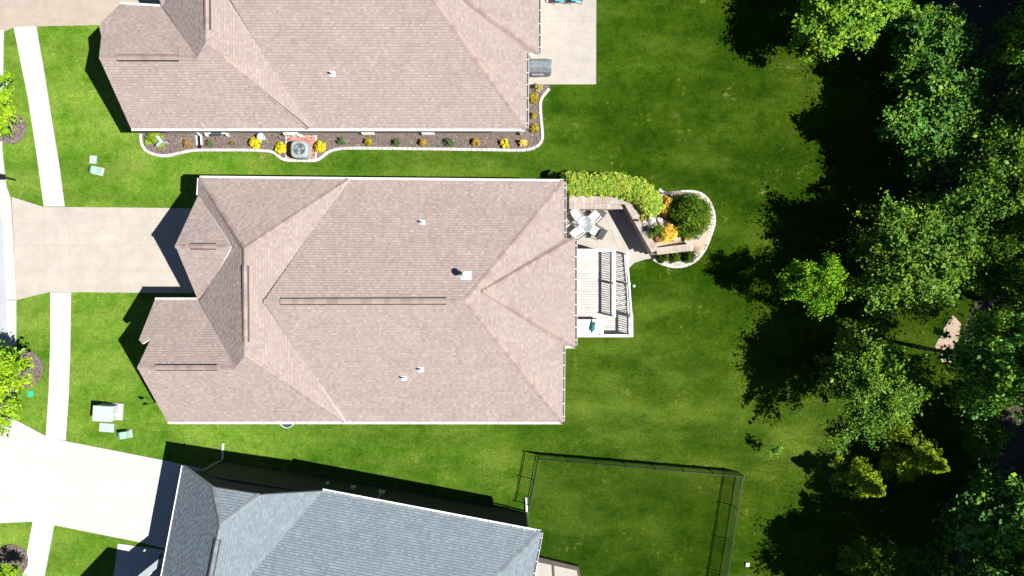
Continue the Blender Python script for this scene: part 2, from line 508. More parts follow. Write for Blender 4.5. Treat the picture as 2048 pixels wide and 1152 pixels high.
ROAD_EDGE = [(-12, 60), (-14, 200), (-8, 320), (0, 405), (8, 480), (13, 600), (13, 690), (7, 800), (-6, 880), (-30, 1000), (-60, 1200)]
KERB_EDGE = [(8, 60), (6, 200), (5, 300), (13, 372), (22, 396), (33, 600), (33, 690), (26, 820), (14, 910), (-8, 1020), (-40, 1200)]
road = [(p.x, p.y) for p in gl(ROAD_EDGE)] + [(-44, -26), (-44, 24)]
sheet('street', road, 0.008, M['road'])
kr = empty('kerb', at(10, 600), kind='structure')
def resample(pts, step):
    out = []; P = [Vector((p[0], p[1], 0)) for p in pts]
    acc = 0.0; nxt = 0.0
    for a, b in zip(P[:-1], P[1:]):
        L = (b - a).length
        while nxt <= acc + L:
            out.append(a + (b - a) * ((nxt - acc) / L)); nxt += step
        acc += L
    return out
ke = gl(KERB_EDGE); re_ = gl(ROAD_EDGE)
for i in range(len(ke) - 1):
    n = max(1, int((ke[i + 1] - ke[i]).length / 2.4))
    for j in range(n):
        a0, a1 = j / n + 0.004, (j + 1) / n - 0.004
        q = [re_[i].lerp(re_[i + 1], a0), re_[i].lerp(re_[i + 1], a1), ke[i].lerp(ke[i + 1], a1), ke[i].lerp(ke[i + 1], a0)]
        mb = MB(); mb.prism([(p.x, p.y) for p in q], -0.05, 0.034)
        mb.build('gutter_pan', M['kerb'], kr, loc=q[0])

FLOOR = [(1950, 600), (1925, 660), (1940, 760), (1975, 860), (1995, 940), (1970, 1010), (1920, 1070), (1900, 1180), (2600, 1300), (2600, -200), (1900, -200), (1840, 20), (1800, 150), (1830, 330), (1960, 480)]
sheet('forest_floor', gl(FLOOR), 0.012, M['soil'])
sheet('forest_path', gl([(1906, 630), (1922, 648), (1914, 690), (1908, 726), (1884, 724), (1870, 692), (1888, 656)]), 0.02, M['path'])
sheet('bare_ground', gl([(1990, 545), (2005, 560), (2000, 600), (1978, 610), (1975, 580)]), 0.02, M['path'])

# neighbour's patio
PATIO_N = [(1030, -150), (1193, -150), (1192, 169), (1030, 169)]
slabs('patio', PATIO_N, [((1000, 43), (1300, 43)), ((1000, -60), (1300, -60))], M['patio'], 0.02)
# sunken patio by the deck
PATIO_M = [(1100, 400), (1262, 400), (1316, 515), (1290, 519), (1268, 526), (1258, 536), (1254, 545), (1100, 545)]
slabs('patio', PATIO_M, [((1100, 497), (1320, 497)), ((1236, 497), (1262, 560))], M['patio'], 0.02)

def smooth(pts, n=6):
    P = [Vector((p[0], p[1], 0)) for p in pts]; out = []
    for i in range(len(P) - 1):
        p0 = P[max(i - 1, 0)]; p1 = P[i]; p2 = P[i + 1]; p3 = P[min(i + 2, len(P) - 1)]
        for k in range(n):
            t = k / n
            out.append(0.5 * ((2 * p1) + (p2 - p0) * t + (2 * p0 - 5 * p1 + 4 * p2 - p3) * t * t + (3 * p1 - p0 - 3 * p2 + p3) * t ** 3))
    out.append(P[-1])
    return [(p.x, p.y) for p in out]

def edging(root, pts, w=0.17, h=0.10, L=0.30, z=0.0):
    mb = MB(); hx, hy = (L - 0.015) / 2, w / 2
    top = [(-hx, -hy + .02), (-hx + .02, -hy), (hx - .02, -hy), (hx, -hy + .02), (hx, hy - .02), (hx - .02, hy), (-hx + .02, hy), (-hx, hy - .02)]
    mb.prism(top, -0.04, h)
    me = mb.mesh('edging_block', M['edging'])
    P = resample(pts, L)
    for a, b in zip(P[:-1], P[1:]):
        c = (a + b) / 2
        d = b - a
        place('edging_block', me, (c.x, c.y, z + R.uniform(-0.008, 0.008)), math.atan2(d.y, d.x) + R.uniform(-.02, .02), root)

E1 = smooth([(283, 268), (283, 282), (289, 297), (303, 307), (332, 312.5), (362, 306), (392, 301), (450, 300.5), (510, 301), (545, 304), (556, 312), (571, 320.5), (600, 321.5), (634, 321), (645, 314), (660, 303), (685, 297.5), (740, 297), (860, 298.5), (980, 300), (1040, 301), (1066, 297), (1082, 286), (1085, 268), (1082, 235), (1081, 205), (1088, 190), (1097, 181), (1101, 170)], 5)
bed1 = empty('flower_bed', at(680, 280), kind='structure')
inner = E1 + [(1055, 170), (1055, 262), (1000, 262), (283, 262)]
mb = MB(); mb.prism([(p.x, p.y) for p in gl(inner)], -0.05, 0.035)
mb.build('mulch', M['mulch'], bed1)
edging(bed1, [(p.x, p.y) for p in gl(E1)])
BED1 = inner
# mulch chips: loose bark, one mesh of many
def poly_mask(P, poly):
    x, y = P[:, 0], P[:, 1]; c = np.zeros(len(P), bool)
    n = len(poly); j = n - 1
    for i in range(n):
        xi, yi = poly[i][0], poly[i][1]; xj, yj = poly[j][0], poly[j][1]
        if yi != yj:
            k = ((yi > y) != (yj > y)) & (x < (xj - xi) * (y - yi) / (yj - yi) + xi)
            c ^= k
        j = i
    return c

def chips(name, poly, n, z, size, cols, mat, parent, flat=0.4):
    xs = [p[0] for p in poly]; ys = [p[1] for p in poly]
    P = np.column_stack([NP.uniform(min(xs), max(xs), n), NP.uniform(min(ys), max(ys), n)])
    P = P[poly_mask(P, poly)]
    N = len(P)
    s = size * NP.uniform(0.5, 1.4, N); q = NP.uniform(0, 6.28, N); tl = NP.uniform(-flat, flat, (N, 2))
    asp = NP.uniform(0.25, 0.7, N)
    out = np.zeros((N, 4, 3))
    for k, (u, v) in enumerate(((-1, -1), (1, -1), (1, 1), (-1, 1))):
        dx = u * s; dy = v * s * asp
        out[:, k, 0] = P[:, 0] + dx * np.cos(q) - dy * np.sin(q)
        out[:, k, 1] = P[:, 1] + dx * np.sin(q) + dy * np.cos(q)
        out[:, k, 2] = z + s * 0.5 + tl[:, 0] * dx + tl[:, 1] * dy
    cols = np.array(cols); col = cols[NP.integers(0, len(cols), N)] * NP.uniform(0.75, 1.25, (N, 1))
    o = place(name, quads(name, out, col, mat), (0, 0, 0), 0, parent) if parent is None else None
    if parent is not None:
        org = origin(parent); out -= np.array(org)
        o = bpy.data.objects.new(name, quads(name, out, col, mat)); COL.objects.link(o); o.parent = parent
    o['kind'] = 'stuff'
    return o
MULCHC = [(0.07, 0.052, 0.046), (0.12, 0.095, 0.085), (0.17, 0.14, 0.125), (0.22, 0.185, 0.165)]
chips('bark_chips', [(p.x, p.y) for p in gl(BED1)], 16000, 0.035, 0.035, MULCHC, M['pebble'], bed1)

# ------------------------------------------------------------------ roofs
def plane_of(poly):
    c = sum(poly, Vector()) / len(poly)
    n = Vector((0, 0, 0))
    for i in range(len(poly)):
        a, b = poly[i], poly[(i + 1) % len(poly)]
        n += (a - c).cross(b - c)
    n.normalize()
    if n.z < 0: n = -n
    return c, n

def hit(px, py, pl):
    """point where the sight line of a photograph measure meets a plane"""
    c, n = pl
    d = Vector(((px - 1024) / F, (576 - py) / F, -1))
    o = Vector((0, 0, H))
    return o + d * ((c - o).dot(n) / d.dot(n))

BROWN = [((0.272, 0.223, 0.205), 4), ((0.260, 0.211, 0.193), 4), ((0.249, 0.197, 0.184), 3), ((0.284, 0.236, 0.212), 3), ((0.255, 0.207, 0.195), 2)]
GREY = [((0.140, 0.172, 0.198), 4), ((0.150, 0.184, 0.210), 4), ((0.131, 0.161, 0.188), 3), ((0.161, 0.195, 0.220), 3)]
def palette(p):
    return [c for c, w in p for _ in range(w)]

def shingle_face(mb, poly, pal, exp_=0.145):
    c, n = plane_of(poly)
    d = Vector((0, 0, -1)) - n * (-n.z)
    d.normalize(); a = n.cross(d)
    P = [((p - c).dot(a), (p - c).dot(d)) for p in poly]
    flat = [c + a * u + d * v for u, v in P]
    tris = tessellate_polygon([[Vector((u, v, 0)) for u, v in P]])
    vmax = max(v for u, v in P); vmin = min(v for u, v in P)
    umin = min(u for u, v in P); umax = max(u for u, v in P)
    T = []
    for t in tris:
        q = [P[i] for i in t]
        A = (q[1][0]-q[0][0])*(q[2][1]-q[0][1]) - (q[1][1]-q[0][1])*(q[2][0]-q[0][0])
        if abs(A) < 1e-5: continue
        if A < 0: q = q[::-1]
        hp = []
        for i in range(3):
            (x0, y0), (x1, y1) = q[i], q[(i + 1) % 3]
            nx, ny = (y1 - y0), -(x1 - x0)
            L = math.hypot(nx, ny); nx /= L; ny /= L
            hp.append((nx, ny, nx * x0 + ny * y0))
        T.append((q, hp))
    rows = int((vmax - vmin) / exp_) + 1
    for r in range(rows):
        v1 = vmax - r * exp_; v0 = v1 - exp_
        cells = []; light = R.random() < 0.5
        u = umin - R.uniform(0, 0.4)
        while u < umax:
            light = not light if R.random() < 0.85 else light
            w = R.uniform(0.10, 0.24) if light else R.uniform(0.12, 0.28)
            cells.append((u, u + w, R.choice(pal), 0.024 if light else 0.017, R.uniform(1.02, 1.11) if light else R.uniform(0.94, 1.01)))
            u += w
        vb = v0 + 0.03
        for q, hp in T:
            ys = [p[1] for p in q]
            if max(ys) < v0 or min(ys) > v1: continue
            # u-range of the triangle inside this course
            cl = clip_half(clip_half(q, 0, 1, v1), 0, -1, -v0)
            if len(cl) < 3: continue
            lo = min(p[0] for p in cl); hi = max(p[0] for p in cl)
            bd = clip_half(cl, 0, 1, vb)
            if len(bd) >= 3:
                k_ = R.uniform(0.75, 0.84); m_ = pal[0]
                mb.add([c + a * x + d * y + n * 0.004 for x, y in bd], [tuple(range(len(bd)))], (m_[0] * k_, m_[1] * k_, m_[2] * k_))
            for (u0, u1, col, th, br) in cells:
                if u1 < lo or u0 > hi: continue
                rect = [(u0, vb), (u1, vb), (u1, v1), (u0, v1)]
                inside = all(nx * x + ny * y <= k + 1e-9 for (x, y) in rect for (nx, ny, k) in hp)
                if not inside:
                    for (nx, ny, k) in hp:
                        rect = clip_half(rect, nx, ny, k)
                        if len(rect) < 3: break
                    if len(rect) < 3: continue
                cc = (col[0] * br, col[1] * br, col[2] * br)
                top = [c + a * x + d * y + n * (0.004 + th * (y - v0) / exp_) for x, y in rect]
                mb.add(top, [tuple(range(len(top)))], cc)
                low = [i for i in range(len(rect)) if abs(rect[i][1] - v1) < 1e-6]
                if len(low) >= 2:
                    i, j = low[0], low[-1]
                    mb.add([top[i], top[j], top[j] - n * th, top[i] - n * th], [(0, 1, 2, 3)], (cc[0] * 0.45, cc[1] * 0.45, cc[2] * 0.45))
    return flat, n

def roof_faces(root, faces, pal, mat):
    """faces: list of polygons; joined shingles (too small to pick apart) + solid roof slabs under them"""
    mb = MB(); deck = MB(); norms = []
    P = palette(pal)
    for poly in faces:
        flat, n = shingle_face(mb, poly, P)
        norms.append(n)
        N = len(flat)
        c = sum(flat, Vector()) / N
        up = [p - n * 0.012 for p in flat]; dn = [p - n * 0.02 - Vector((0, 0, 0.17)) for p in flat]
        tris = tessellate_polygon([[Vector((p.x, p.y, 0)) for p in flat]])
        fs = [tuple(t) for t in tris] + [tuple(N + i for i in t[::-1]) for t in tris] + [(i, (i + 1) % N, N + (i + 1) % N, N + i) for i in range(N)]
        deck.add(up + dn, fs)
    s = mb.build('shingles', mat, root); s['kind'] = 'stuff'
    deck.build('roof', M['fascia'], root)
    return norms

def caps(root, p0, p1, n1, n2, pal, name='ridge_cap', w=0.15, L=0.26, lift=0.022):
    t = (p1 - p0); D = t.length; t = t / D
    s1 = n1.cross(t); s2 = n2.cross(t)
    if s1.dot(n2) > 0: s1 = -s1
    if s2.dot(n1) > 0: s2 = -s2
    up = (n1 + n2).normalized()
    N = max(1, int(D / L)); L = D / N
    meshes = []
    Pl = palette(pal)
    for k in range(5):
        mb = MB()
        col = Pl[(k * 5 + 3) % len(Pl)]; col = tuple(x * (0.84 + 0.05 * k) for x in col)
        col = (col[0] * 1.03, col[1] * 0.97, col[2] * 0.95)
        A = lift; B = lift + 0.012
        o = Vector((0, 0, 0)); e = t * (L * 1.06)
        v = [o + s1 * w + up * A, o + up * (A + .006), o + s2 * w + up * A, e + s1 * w + up * B, e + up * (B + .006), e + s2 * w + up * B]
        v += [p - up * 0.018 for p in v]
        mb.add(v, [(0, 1, 4, 3), (1, 2, 5, 4), (0, 3, 9, 6), (2, 8, 11, 5), (3, 4, 10, 9), (4, 5, 11, 10), (1, 0, 6, 7), (2, 1, 7, 8)], col)
        meshes.append(mb.mesh(name, M['shingle']))
    for i in range(N):
        p = p0 + t * (L * i)
        if in_view(p, 15):
            place(name, R.choice(meshes), p, 0, root)

def ridge_vent(root, p0, p1, n1, n2, w=0.205):
    t = (p1 - p0).normalized()
    s1 = n1.cross(t); s2 = n2.cross(t)
    if s1.dot(n2) > 0: s1 = -s1
    if s2.dot(n1) > 0: s2 = -s2
    up = (n1 + n2).normalized()
    mb = MB()
    v = []
    for p in (p0, p1):
        v += [p + s1 * w + up * 0.0, p + s1 * w + up * 0.07, p + up * 0.075, p + s2 * w + up * 0.07, p + s2 * w + up * 0.0]
    mb.add(v, [(0, 1, 6, 5), (1, 2, 7, 6), (2, 3, 8, 7), (3, 4, 9, 8), (0, 4, 3, 2, 1), (5, 6, 7, 8, 9)])
    mb.build('ridge_vent', M['vent'], root)

def gutter(root, p0, p1, outward, closed_ends=True, hang=0.62, shade_strip=False):
    """open trough with strap hangers"""
    t = (p1 - p0); D = t.length; t = t / D
    o = Vector((outward.x, outward.y, 0)); o = (o - t * o.dot(t)); o.normalize()
    z = Vector((0, 0, 1))
    W, Hh, th = 0.11, 0.10, 0.008
    prof = [(0.0, 0.0), (W * 0.8, 0.0), (W, Hh), (W + 0.018, Hh), (W + 0.018, Hh - 0.012), (W + th, Hh - 0.012), (W * 0.8 + th, -th), (-th, -th), (-th, Hh), (0, Hh)]
    base = -z * (Hh + 0.02)
    mb = MB(); v = []
    for p in (p0, p1):
        v += [p + o * x + z * y + base for x, y in prof]
    n = len(prof)
    fs = [(i, (i + 1) % n, n + (i + 1) % n, n + i) for i in range(n)]
    mb.add(v, fs)
    for p in (p0, p1):
        q = [p + o * x + z * y + base for x, y in ((0, 0), (W * .8, 0), (W, Hh), (0, Hh))]
        mb.add(q, [(0, 1, 2, 3)])
    gt = mb.build('gutter', M['white'], root, loc=p0)
    if shade_strip:  # painted shade: dark strip laid inside the east-facing troughs
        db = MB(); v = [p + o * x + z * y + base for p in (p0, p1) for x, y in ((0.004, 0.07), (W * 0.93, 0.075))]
        db.add(v, [(0, 1, 3, 2)]); db.build('painted_shade', M['acdark'], gt)
    hm = MB(); hm.beam(Vector((0, 0, 0)), o * (W + 0.01), 0.035, 0.012)
    me = hm.mesh('gutter_hanger', M['white'])
    k = int(D / hang)
    for i in range(k):
        p = p0 + t * ((i + 0.5) * D / k + R.uniform(-.05, .05)) + z * (-0.018)
        if in_view(p, 8): place('gutter_hanger', me, p, 0, gt)
    return gt

def pipe_vent(p, n, name='plumbing_vent', label=None, r=0.045, h=0.38):
    root = empty(name, p, label, 'roof vent')
    d = (Vector((0, 0, -1)) + n * n.z).normalized(); a = n.cross(d)
    mb = MB(); Mx = Matrix.Translation(p + n * 0.03) @ Matrix((a, d, n)).transposed().to_4x4()
    mb.box(None, (0.34, 0.30, 0.012), M=Mx)
    mb.build('flashing', M['galv'], root)
    mb = MB(); mb.lathe(p, [(0.11, 0.0), (0.075, 0.10), (r + 0.01, 0.13)], 12)
    mb.build('boot', M['pvc'], root, smooth=True)
    mb = MB(); mb.lathe(p, [(r, 0.0), (r, h), (r - 0.012, h), (r - 0.012, h - 0.2), (0.001, h - 0.2)], 12)
    mb.build('pipe', M['pvc'], root)
    return root

e = 3.4
OFF = Vector((0, 0, 0))
def main_roof(off, porch):
    """the two brown houses are the same plan; off moves it, porch gives the outline of the front step of the south gable"""
    V = dict(NW=at(399, 356, e), Nv=at(697, 359, e), NE=at(1128, 363, e), NEb=at(1128, 477, e), XNE=at(1150, 477, e), XSE=at(1150, 692, e),
             SEb=at(1126, 692, e), SE=at(1125, 844, e), Sv=at(690, 843.5, e), SW=at(335, 843.5, e), RN=at(489, 497, 5.85), RS=at(491, 712, 5.85),
             MW=at(527, 603, 5.55), ME=at(931, 602, 5.55), XA=at(965, 583, 5.25), G1A=at(350, 492, 5.4), G1R=at(463, 493, 5.4), G1N=at(397, 390, e),
             G1S=at(397, 599, e), G2A=at(275, 735, 5.5), G2R=at(470, 735, 5.5), VB=at(404, 603, 3.45), PE2=at(397, 600, e))
    pl = plane_of([V['G2A'], V['G2R'], V['PE2']])
    pts = [hit(x, y, (pl[0] + off, pl[1])) for x, y in porch]
    V = {k: v + off for k, v in V.items()}
    f = [
        [V['NW'], V['RN'], V['Nv']],
        [V['RN'], V['NW'], V['G1N'], V['G1R'], V['VB'], V['G2R'], V['RS']],
        [V['RN'], V['RS'], V['Sv'], V['MW'], V['Nv']],
        [V['SW'], V['Sv'], V['RS'], V['G2R'], V['G2A']],
        [V['Nv'], V['MW'], V['ME'], V['NE']],
        [V['Sv'], V['SE'], V['ME'], V['MW']],
        [V['NE'], V['ME'], V['SE'], V['SEb'], V['XA'], V['NEb']],
        [V['XA'], V['XSE'], V['XNE']],
        [V['XA'], V['XNE'], V['NEb']],
        [V['XA'], V['SEb'], V['XSE']],
        [V['G1A'], V['G1R'], V['G1N']],
        [V['G1A'], V['G1S'], V['VB'], V['G1R']],
        [V['G2A'], V['G2R'], V['VB'], V['PE2']] + pts,
    ]
    return V, f, pts

def brown_house(off, porch, label, wall):
    root = empty('house', Vector((-7, -0.6, 0)) + off, label, 'house')
    V, f, pts = main_roof(off, porch)
    N = roof_faces(root, f, BROWN, M['shingle'])
    def cp(a, b, i, j): caps(root, V[a], V[b], N[i], N[j], BROWN)
    for a, b, i, j in (('NW', 'RN', 0, 1), ('Nv', 'RN', 0, 2), ('Sv', 'RS', 3, 2), ('RN', 'RS', 1, 2), ('MW', 'ME', 4, 5), ('NE', 'ME', 4, 6), ('SE', 'ME', 5, 6),
                       ('XNE', 'XA', 7, 8), ('XSE', 'XA', 7, 9), ('G1A', 'G1R', 10, 11), ('G2A', 'G2R', 12, 3), ('XA', 'ME', 6, 4)):
        if a == 'XA': continue
        cp(a, b, i, j)
    def vt(a, b, t0, t1, i, j):
        A = V[a].lerp(V[b], t0); B = V[a].lerp(V[b], t1)
        ridge_vent(root, A, B, N[i], N[j])
        caps(root, A, B, N[i], N[j], BROWN, 'vent_cap', 0.15, 0.30, 0.085)
    vt('G1A', 'G1R', 0.27, 0.72, 10, 11)
    vt('G2A', 'G2R', 0.18, 0.81, 12, 3)
    vt('MW', 'ME', 0.085, 0.905, 4, 5)
    vt('RN', 'RS', 0.155, 0.87, 1, 2)
    X, Y = Vector((1, 0, 0)), Vector((0, 1, 0))
    gutter(root, V['NW'], V['NE'], Y)
    gutter(root, V['SW'], V['SE'], -Y)
    gutter(root, V['SEb'], V['SE'], X, shade_strip=True)
    gutter(root, V['XSE'], V['XNE'], X, shade_strip=True)
    gutter(root, V['NE'], V['NEb'] + Y * 0.05, X, shade_strip=True)
    gutter(root, V['SEb'] + X * 0.12, V['XSE'], -Y)
    gutter(root, V['NW'], V['G1N'], -X)
    gutter(root, pts[0], V['PE2'], Y)
    # walls under the eaves
    mb = MB()
    ins = 0.42
    x0, x1 = V['NW'].x + ins, V['SE'].x - ins
    y0, y1 = V['SW'].y + ins, V['NE'].y - ins
    mb.prism([(x0, y0), (x1, y0), (x1, y1), (x0, y1)], -0.1, 3.18)
    mb.prism([(x1 + 0.002, V['XSE'].y + ins), (V['XNE'].x - ins, V['XSE'].y + ins), (V['XNE'].x - ins, V['XNE'].y - ins), (x1 + 0.002, V['XNE'].y - ins)], -0.1, 3.17)
    gx = V['SW'].x + 0.4
    gy1 = V['PE2'].y - ins
    mb.prism([(gx, y0 + 0.003), (x0 - 0.002, y0 + 0.003), (x0 - 0.002, gy1), (gx, gy1)], -0.1, 3.16)
    def gable(x, ya, za, yt, zt, yb, zb, th=0.2):
        q = [(ya, za), (yt, zt), (yb, zb)]
        v = [Vector((x, yy, zz)) for yy, zz in q] + [Vector((x + th, yy, zz)) for yy, zz in q]
        mb.add(v, [(0, 1, 2), (5, 4, 3), (0, 3, 4, 1), (1, 4, 5, 2), (2, 5, 3, 0)])
    gable(V['G1A'].x + 0.35, V['G1N'].y - 0.2, 3.1, V['G1A'].y, V['G1A'].z - 0.42, V['G1S'].y + 0.2, 3.1)
    gable(gx + 0.003, gy1, 3.1, V['G2A'].y, V['G2A'].z - 0.42, y0 + 0.1, 3.1)
    mb.build('wall', wall, root)
    # soffit boards
    so = MB()
    so.prism([(V['SW'].x + .3, V['SW'].y + 0.03), (V['SE'].x - 0.03, V['SW'].y + 0.03), (V['SE'].x - 0.03, y0 - 0.004), (V['SW'].x + .3, y0 - 0.004)], 3.19, 3.215)
    so.prism([(V['NW'].x + .05, y1 + 0.004), (V['NE'].x - 0.03, y1 + 0.004), (V['NE'].x - 0.03, V['NE'].y - 0.03), (V['NW'].x + .05, V['NW'].y - 0.03)], 3.19, 3.215)
    so.build('soffit', M['fascia'], root)
    # garage door facing the drive
    gd = MB()
    for k in range(4):
        gd.box((V['G1A'].x + 0.30, V['G1A'].y, 0.28 + k * 0.55), (0.06, 4.6, 0.53))
    gd.build('garage_door', M['white'], root)
    return root, V, N, f

PORCH_M = [(310, 600), (278, 680), (285, 688), (302, 677)]
house_m, VM, NM, FM = brown_house(Vector((0, 0, 0)), PORCH_M, 'brown shingled house in the middle, with the rear deck and patio', M['wall_tan'])
OFF_N = Vector((-2.02, 16.36, 0))
e_n = at(240, 8, e)
_pl = plane_of([at(275, 735, 6.6) + OFF_N, at(470, 735, 6.6) + OFF_N, at(397, 600, e) + OFF_N])
PORCH_N = [(240, 8), (198, 50), (203, 73)]
house_n, VN, NN, FN = brown_house(OFF_N, PORCH_N, 'brown shingled house at the top, above the mulch bed', M['wall_tan'])

# roof penetrations
def vent_at(px, py, face, N, label):
    pl = plane_of(face)
    p = hit(px, py, pl)
    return pipe_vent(p, pl[1], label=label)
vent_at(845, 445, FM[4], NM, 'white vent pipe on the north slope of the middle roof')
vent_at(842, 739, FM[5], NM, 'right one of two white vent pipes on the south slope of the middle roof')
vent_at(808, 756, FM[5], NM, 'left one of two white vent pipes on the south slope of the middle roof')
vent_at(665, 148, FN[5], NN, 'white vent pipe on the roof of the top house')
pl = plane_of(FM[4]); p = hit(932, 549, pl)
rt = empty('exhaust_vent', p, 'white round-capped exhaust vent near the ridge of the middle roof', 'roof vent')
d = (Vector((0, 0, -1)) + pl[1] * pl[1].z).normalized(); a = pl[1].cross(d)
mb = MB(); mb.box(None, (0.60, 0.52, 0.02), M=Matrix.Translation(p + pl[1] * 0.035 - d * 0.06) @ Matrix((a, d, pl[1])).transposed().to_4x4()); mb.build('flashing', M['galv'], rt)
mb = MB(); mb.lathe(p, [(0.10, 0.0), (0.10, 0.72)], 16); mb.build('flue', M['pvc'], rt, smooth=True)
mb = MB(); mb.lathe(p + Vector((0, 0, 0.70)), [(0.001, 0.0), (0.18, 0.0), (0.19, 0.06), (0.15, 0.13), (0.07, 0.17), (0.001, 0.18)], 20); mb.build('rain_cap', M['pvc'], rt, smooth=True)
pl = plane_of(FN[5]); p = hit(455, 170, pl)
rt = empty('flue_stub', p, 'small grey flue stub on the roof of the top house', 'roof vent')
mb = MB(); mb.lathe(p, [(0.05, 0.0), (0.05, 0.08), (0.001, 0.08)], 12); mb.box(p + pl[1] * .03, (0.3, 0.06, 0.01)); mb.build('stub', M['galv'], rt)

# grey house at the bottom, turned about ten degrees
zg = 3.9
G = dict(A=at(367, 932, 3.4), B=at(320, 1170, 3.4), C=at(425, 975, 5.6), D=at(520, 990, 5.6), E=at(440, 1048, 6.5), Fv=at(414, 1165, 6.5),
         NW=at(645, 982, zg), NE=at(1082, 1065, zg))
ax = (G['NE'] - G['NW']); ax.z = 0; ax.normalize(); so_ = Vector((ax.y, -ax.x, 0))
if so_.y > 0: so_ = -so_
back = 6.4
rise = 0.42
SWF = G['A'] + so_ * 15.5; SWF.z = 3.4
Fs = G['E'] + so_ * 9.0; Fs.z = 6.5
plE = plane_of([G['E'], Fs, G['D']])
G['NW'].z = zg
Q = hit(497, 1152, plE)
plN = plane_of([G['NW'], G['NE'], Q])
val = plE[1].cross(plN[1]).normalized()
if val.dot(so_) < 0: val = -val
RW = G['NW'] + val * (back / val.dot(so_))
rz_ = RW.z
RE = G['NE'] + so_ * back - ax * 5.2; RE.z = rz_
SE_ = G['NE'] + so_ * (2 * back); SW_ = G['NW'] + so_ * (2 * back) - ax * 2.0
house_g = empty('house', (-8, -17, 0), 'grey shingled house at the bottom, turned at an angle, beside the black fence', 'house')
FG = [
    [G['A'], SWF, Fs, G['E'], G['C']],
    [G['C'], G['E'], G['D']],
    [G['E'], Fs, RW, G['NW'], G['D']],
    [Fs, SWF, SW_, RW],
    [G['NW'], RW, RE, G['NE']],
    [G['NE'], RE, SE_],
    [SE_, RE, RW, SW_],
]
K1 = at(246, 1196, 4.9); K2 = K1 + ax * 5.2; KR1 = K1 + so_ * 2.6 + Vector((0, 0, 2.1)); KR2 = KR1 + ax * 6.4; K3 = K1 + so_ * 5.2; K4 = K3 + ax * 5.2
FG += [[K1, KR1, KR2, K2], [K3, K4, KR2, KR1]]
NG = roof_faces(house_g, FG, GREY, M['shingle'])
caps(house_g, G['C'], G['E'], NG[0], NG[1], GREY); caps(house_g, G['D'], G['E'], NG[2], NG[1], GREY); caps(house_g, G['E'], Fs, NG[0], NG[2], GREY)
caps(house_g, G['NE'], RE, NG[4], NG[5], GREY); caps(house_g, RW, RE, NG[4], NG[6], GREY)
va = G['E'].lerp(Fs, 0.09)
ridge_vent(house_g, va, Fs, NG[0], NG[2]); caps(house_g, va, Fs, NG[0], NG[2], GREY, 'vent_cap', 0.15, 0.30, 0.085)
gutter(house_g, G['A'], SWF, -ax)
gutter(house_g, G['NW'], G['NE'], -so_)
gutter(house_g, G['NE'], SE_, ax, shade_strip=True)
mb = MB()
w0 = at(433, 913); w1 = at(1062, 1022)
wd = ax
A2 = G['A'] + ax * 0.55 + so_ * 0.35
NW2 = G['NW'] + so_ * 0.4
E2 = G['NE'] - ax * 0.62 + so_ * 0.28
def xy(v): return (v.x, v.y)
mb.prism([xy(A2), xy(NW2), xy(NW2 + so_ * 13), xy(A2 + so_ * 15)], -0.1, 3.25)
mb.prism([xy(NW2 + so_ * .01 + ax * 0.01), xy(E2), xy(E2 + so_ * 12), xy(NW2 + so_ * 12 + ax * .01)], -0.1, zg - 0.2)
wk = [K1 + ax * .3 + so_ * .3, K2 + so_ * .3, K4 - so_ * .3, K3 + ax * .3 - so_ * .3]
mb.prism([xy(p) for p in wk], -0.1, 4.7)
# clipped gable wall above the eave line of the front wing
gy = 0.32
q = [G['A'] + ax * 0.6 + so_ * gy, G['C'] + so_ * 0.3 - Vector((0, 0, .25)), G['D'] + so_ * 0.3 - Vector((0, 0, .25)), G['NW'] - ax * 0.1 + so_ * 0.38 - Vector((0, 0, .25))]
q[0].z = 3.2; b0 = [Vector((p.x, p.y, 3.0)) for p in q]
qq = q + b0; v = qq + [p + so_ * 0.2 for p in qq]
mb.add(v, [(0, 1, 5, 4), (1, 2, 6, 5), (2, 3, 7, 6), (8, 12, 13, 9), (9, 13, 14, 10), (10, 14, 15, 11), (0, 8, 9, 1), (1, 9, 10, 2), (2, 10, 11, 3)])
mb.build('wall', M['wall_dark'], house_g)
so2 = MB()
so2.prism([xy(G['NW'] + so_ * .03), xy(G['NE'] + so_ * .03 - ax * .03), xy(G['NE'] + so_ * .27 - ax * .03), xy(NW2 - so_ * .01)], zg - 0.22, zg - 0.2)
so2.build('soffit', M['fascia'], house_g)
# entry porch beam, shade put into its grey colour, and post by the front wing
mb = MB()
pa, pb = at(300, 1140, 2.4), at(335, 1112, 2.4)
mb.beam(pa - (pb - pa) * 0.5, pb, 0.35, 0.3)
mb.build('porch_beam', M['acgrey'], house_g)
mb = MB(); mb.beam(Vector((pa.x - 0.2, pa.y - 0.3, 0.0)), Vector((pa.x - 0.2, pa.y - 0.3, 2.3)), 0.2, 0.2); mb.build('porch_post', M['fascia'], house_g)

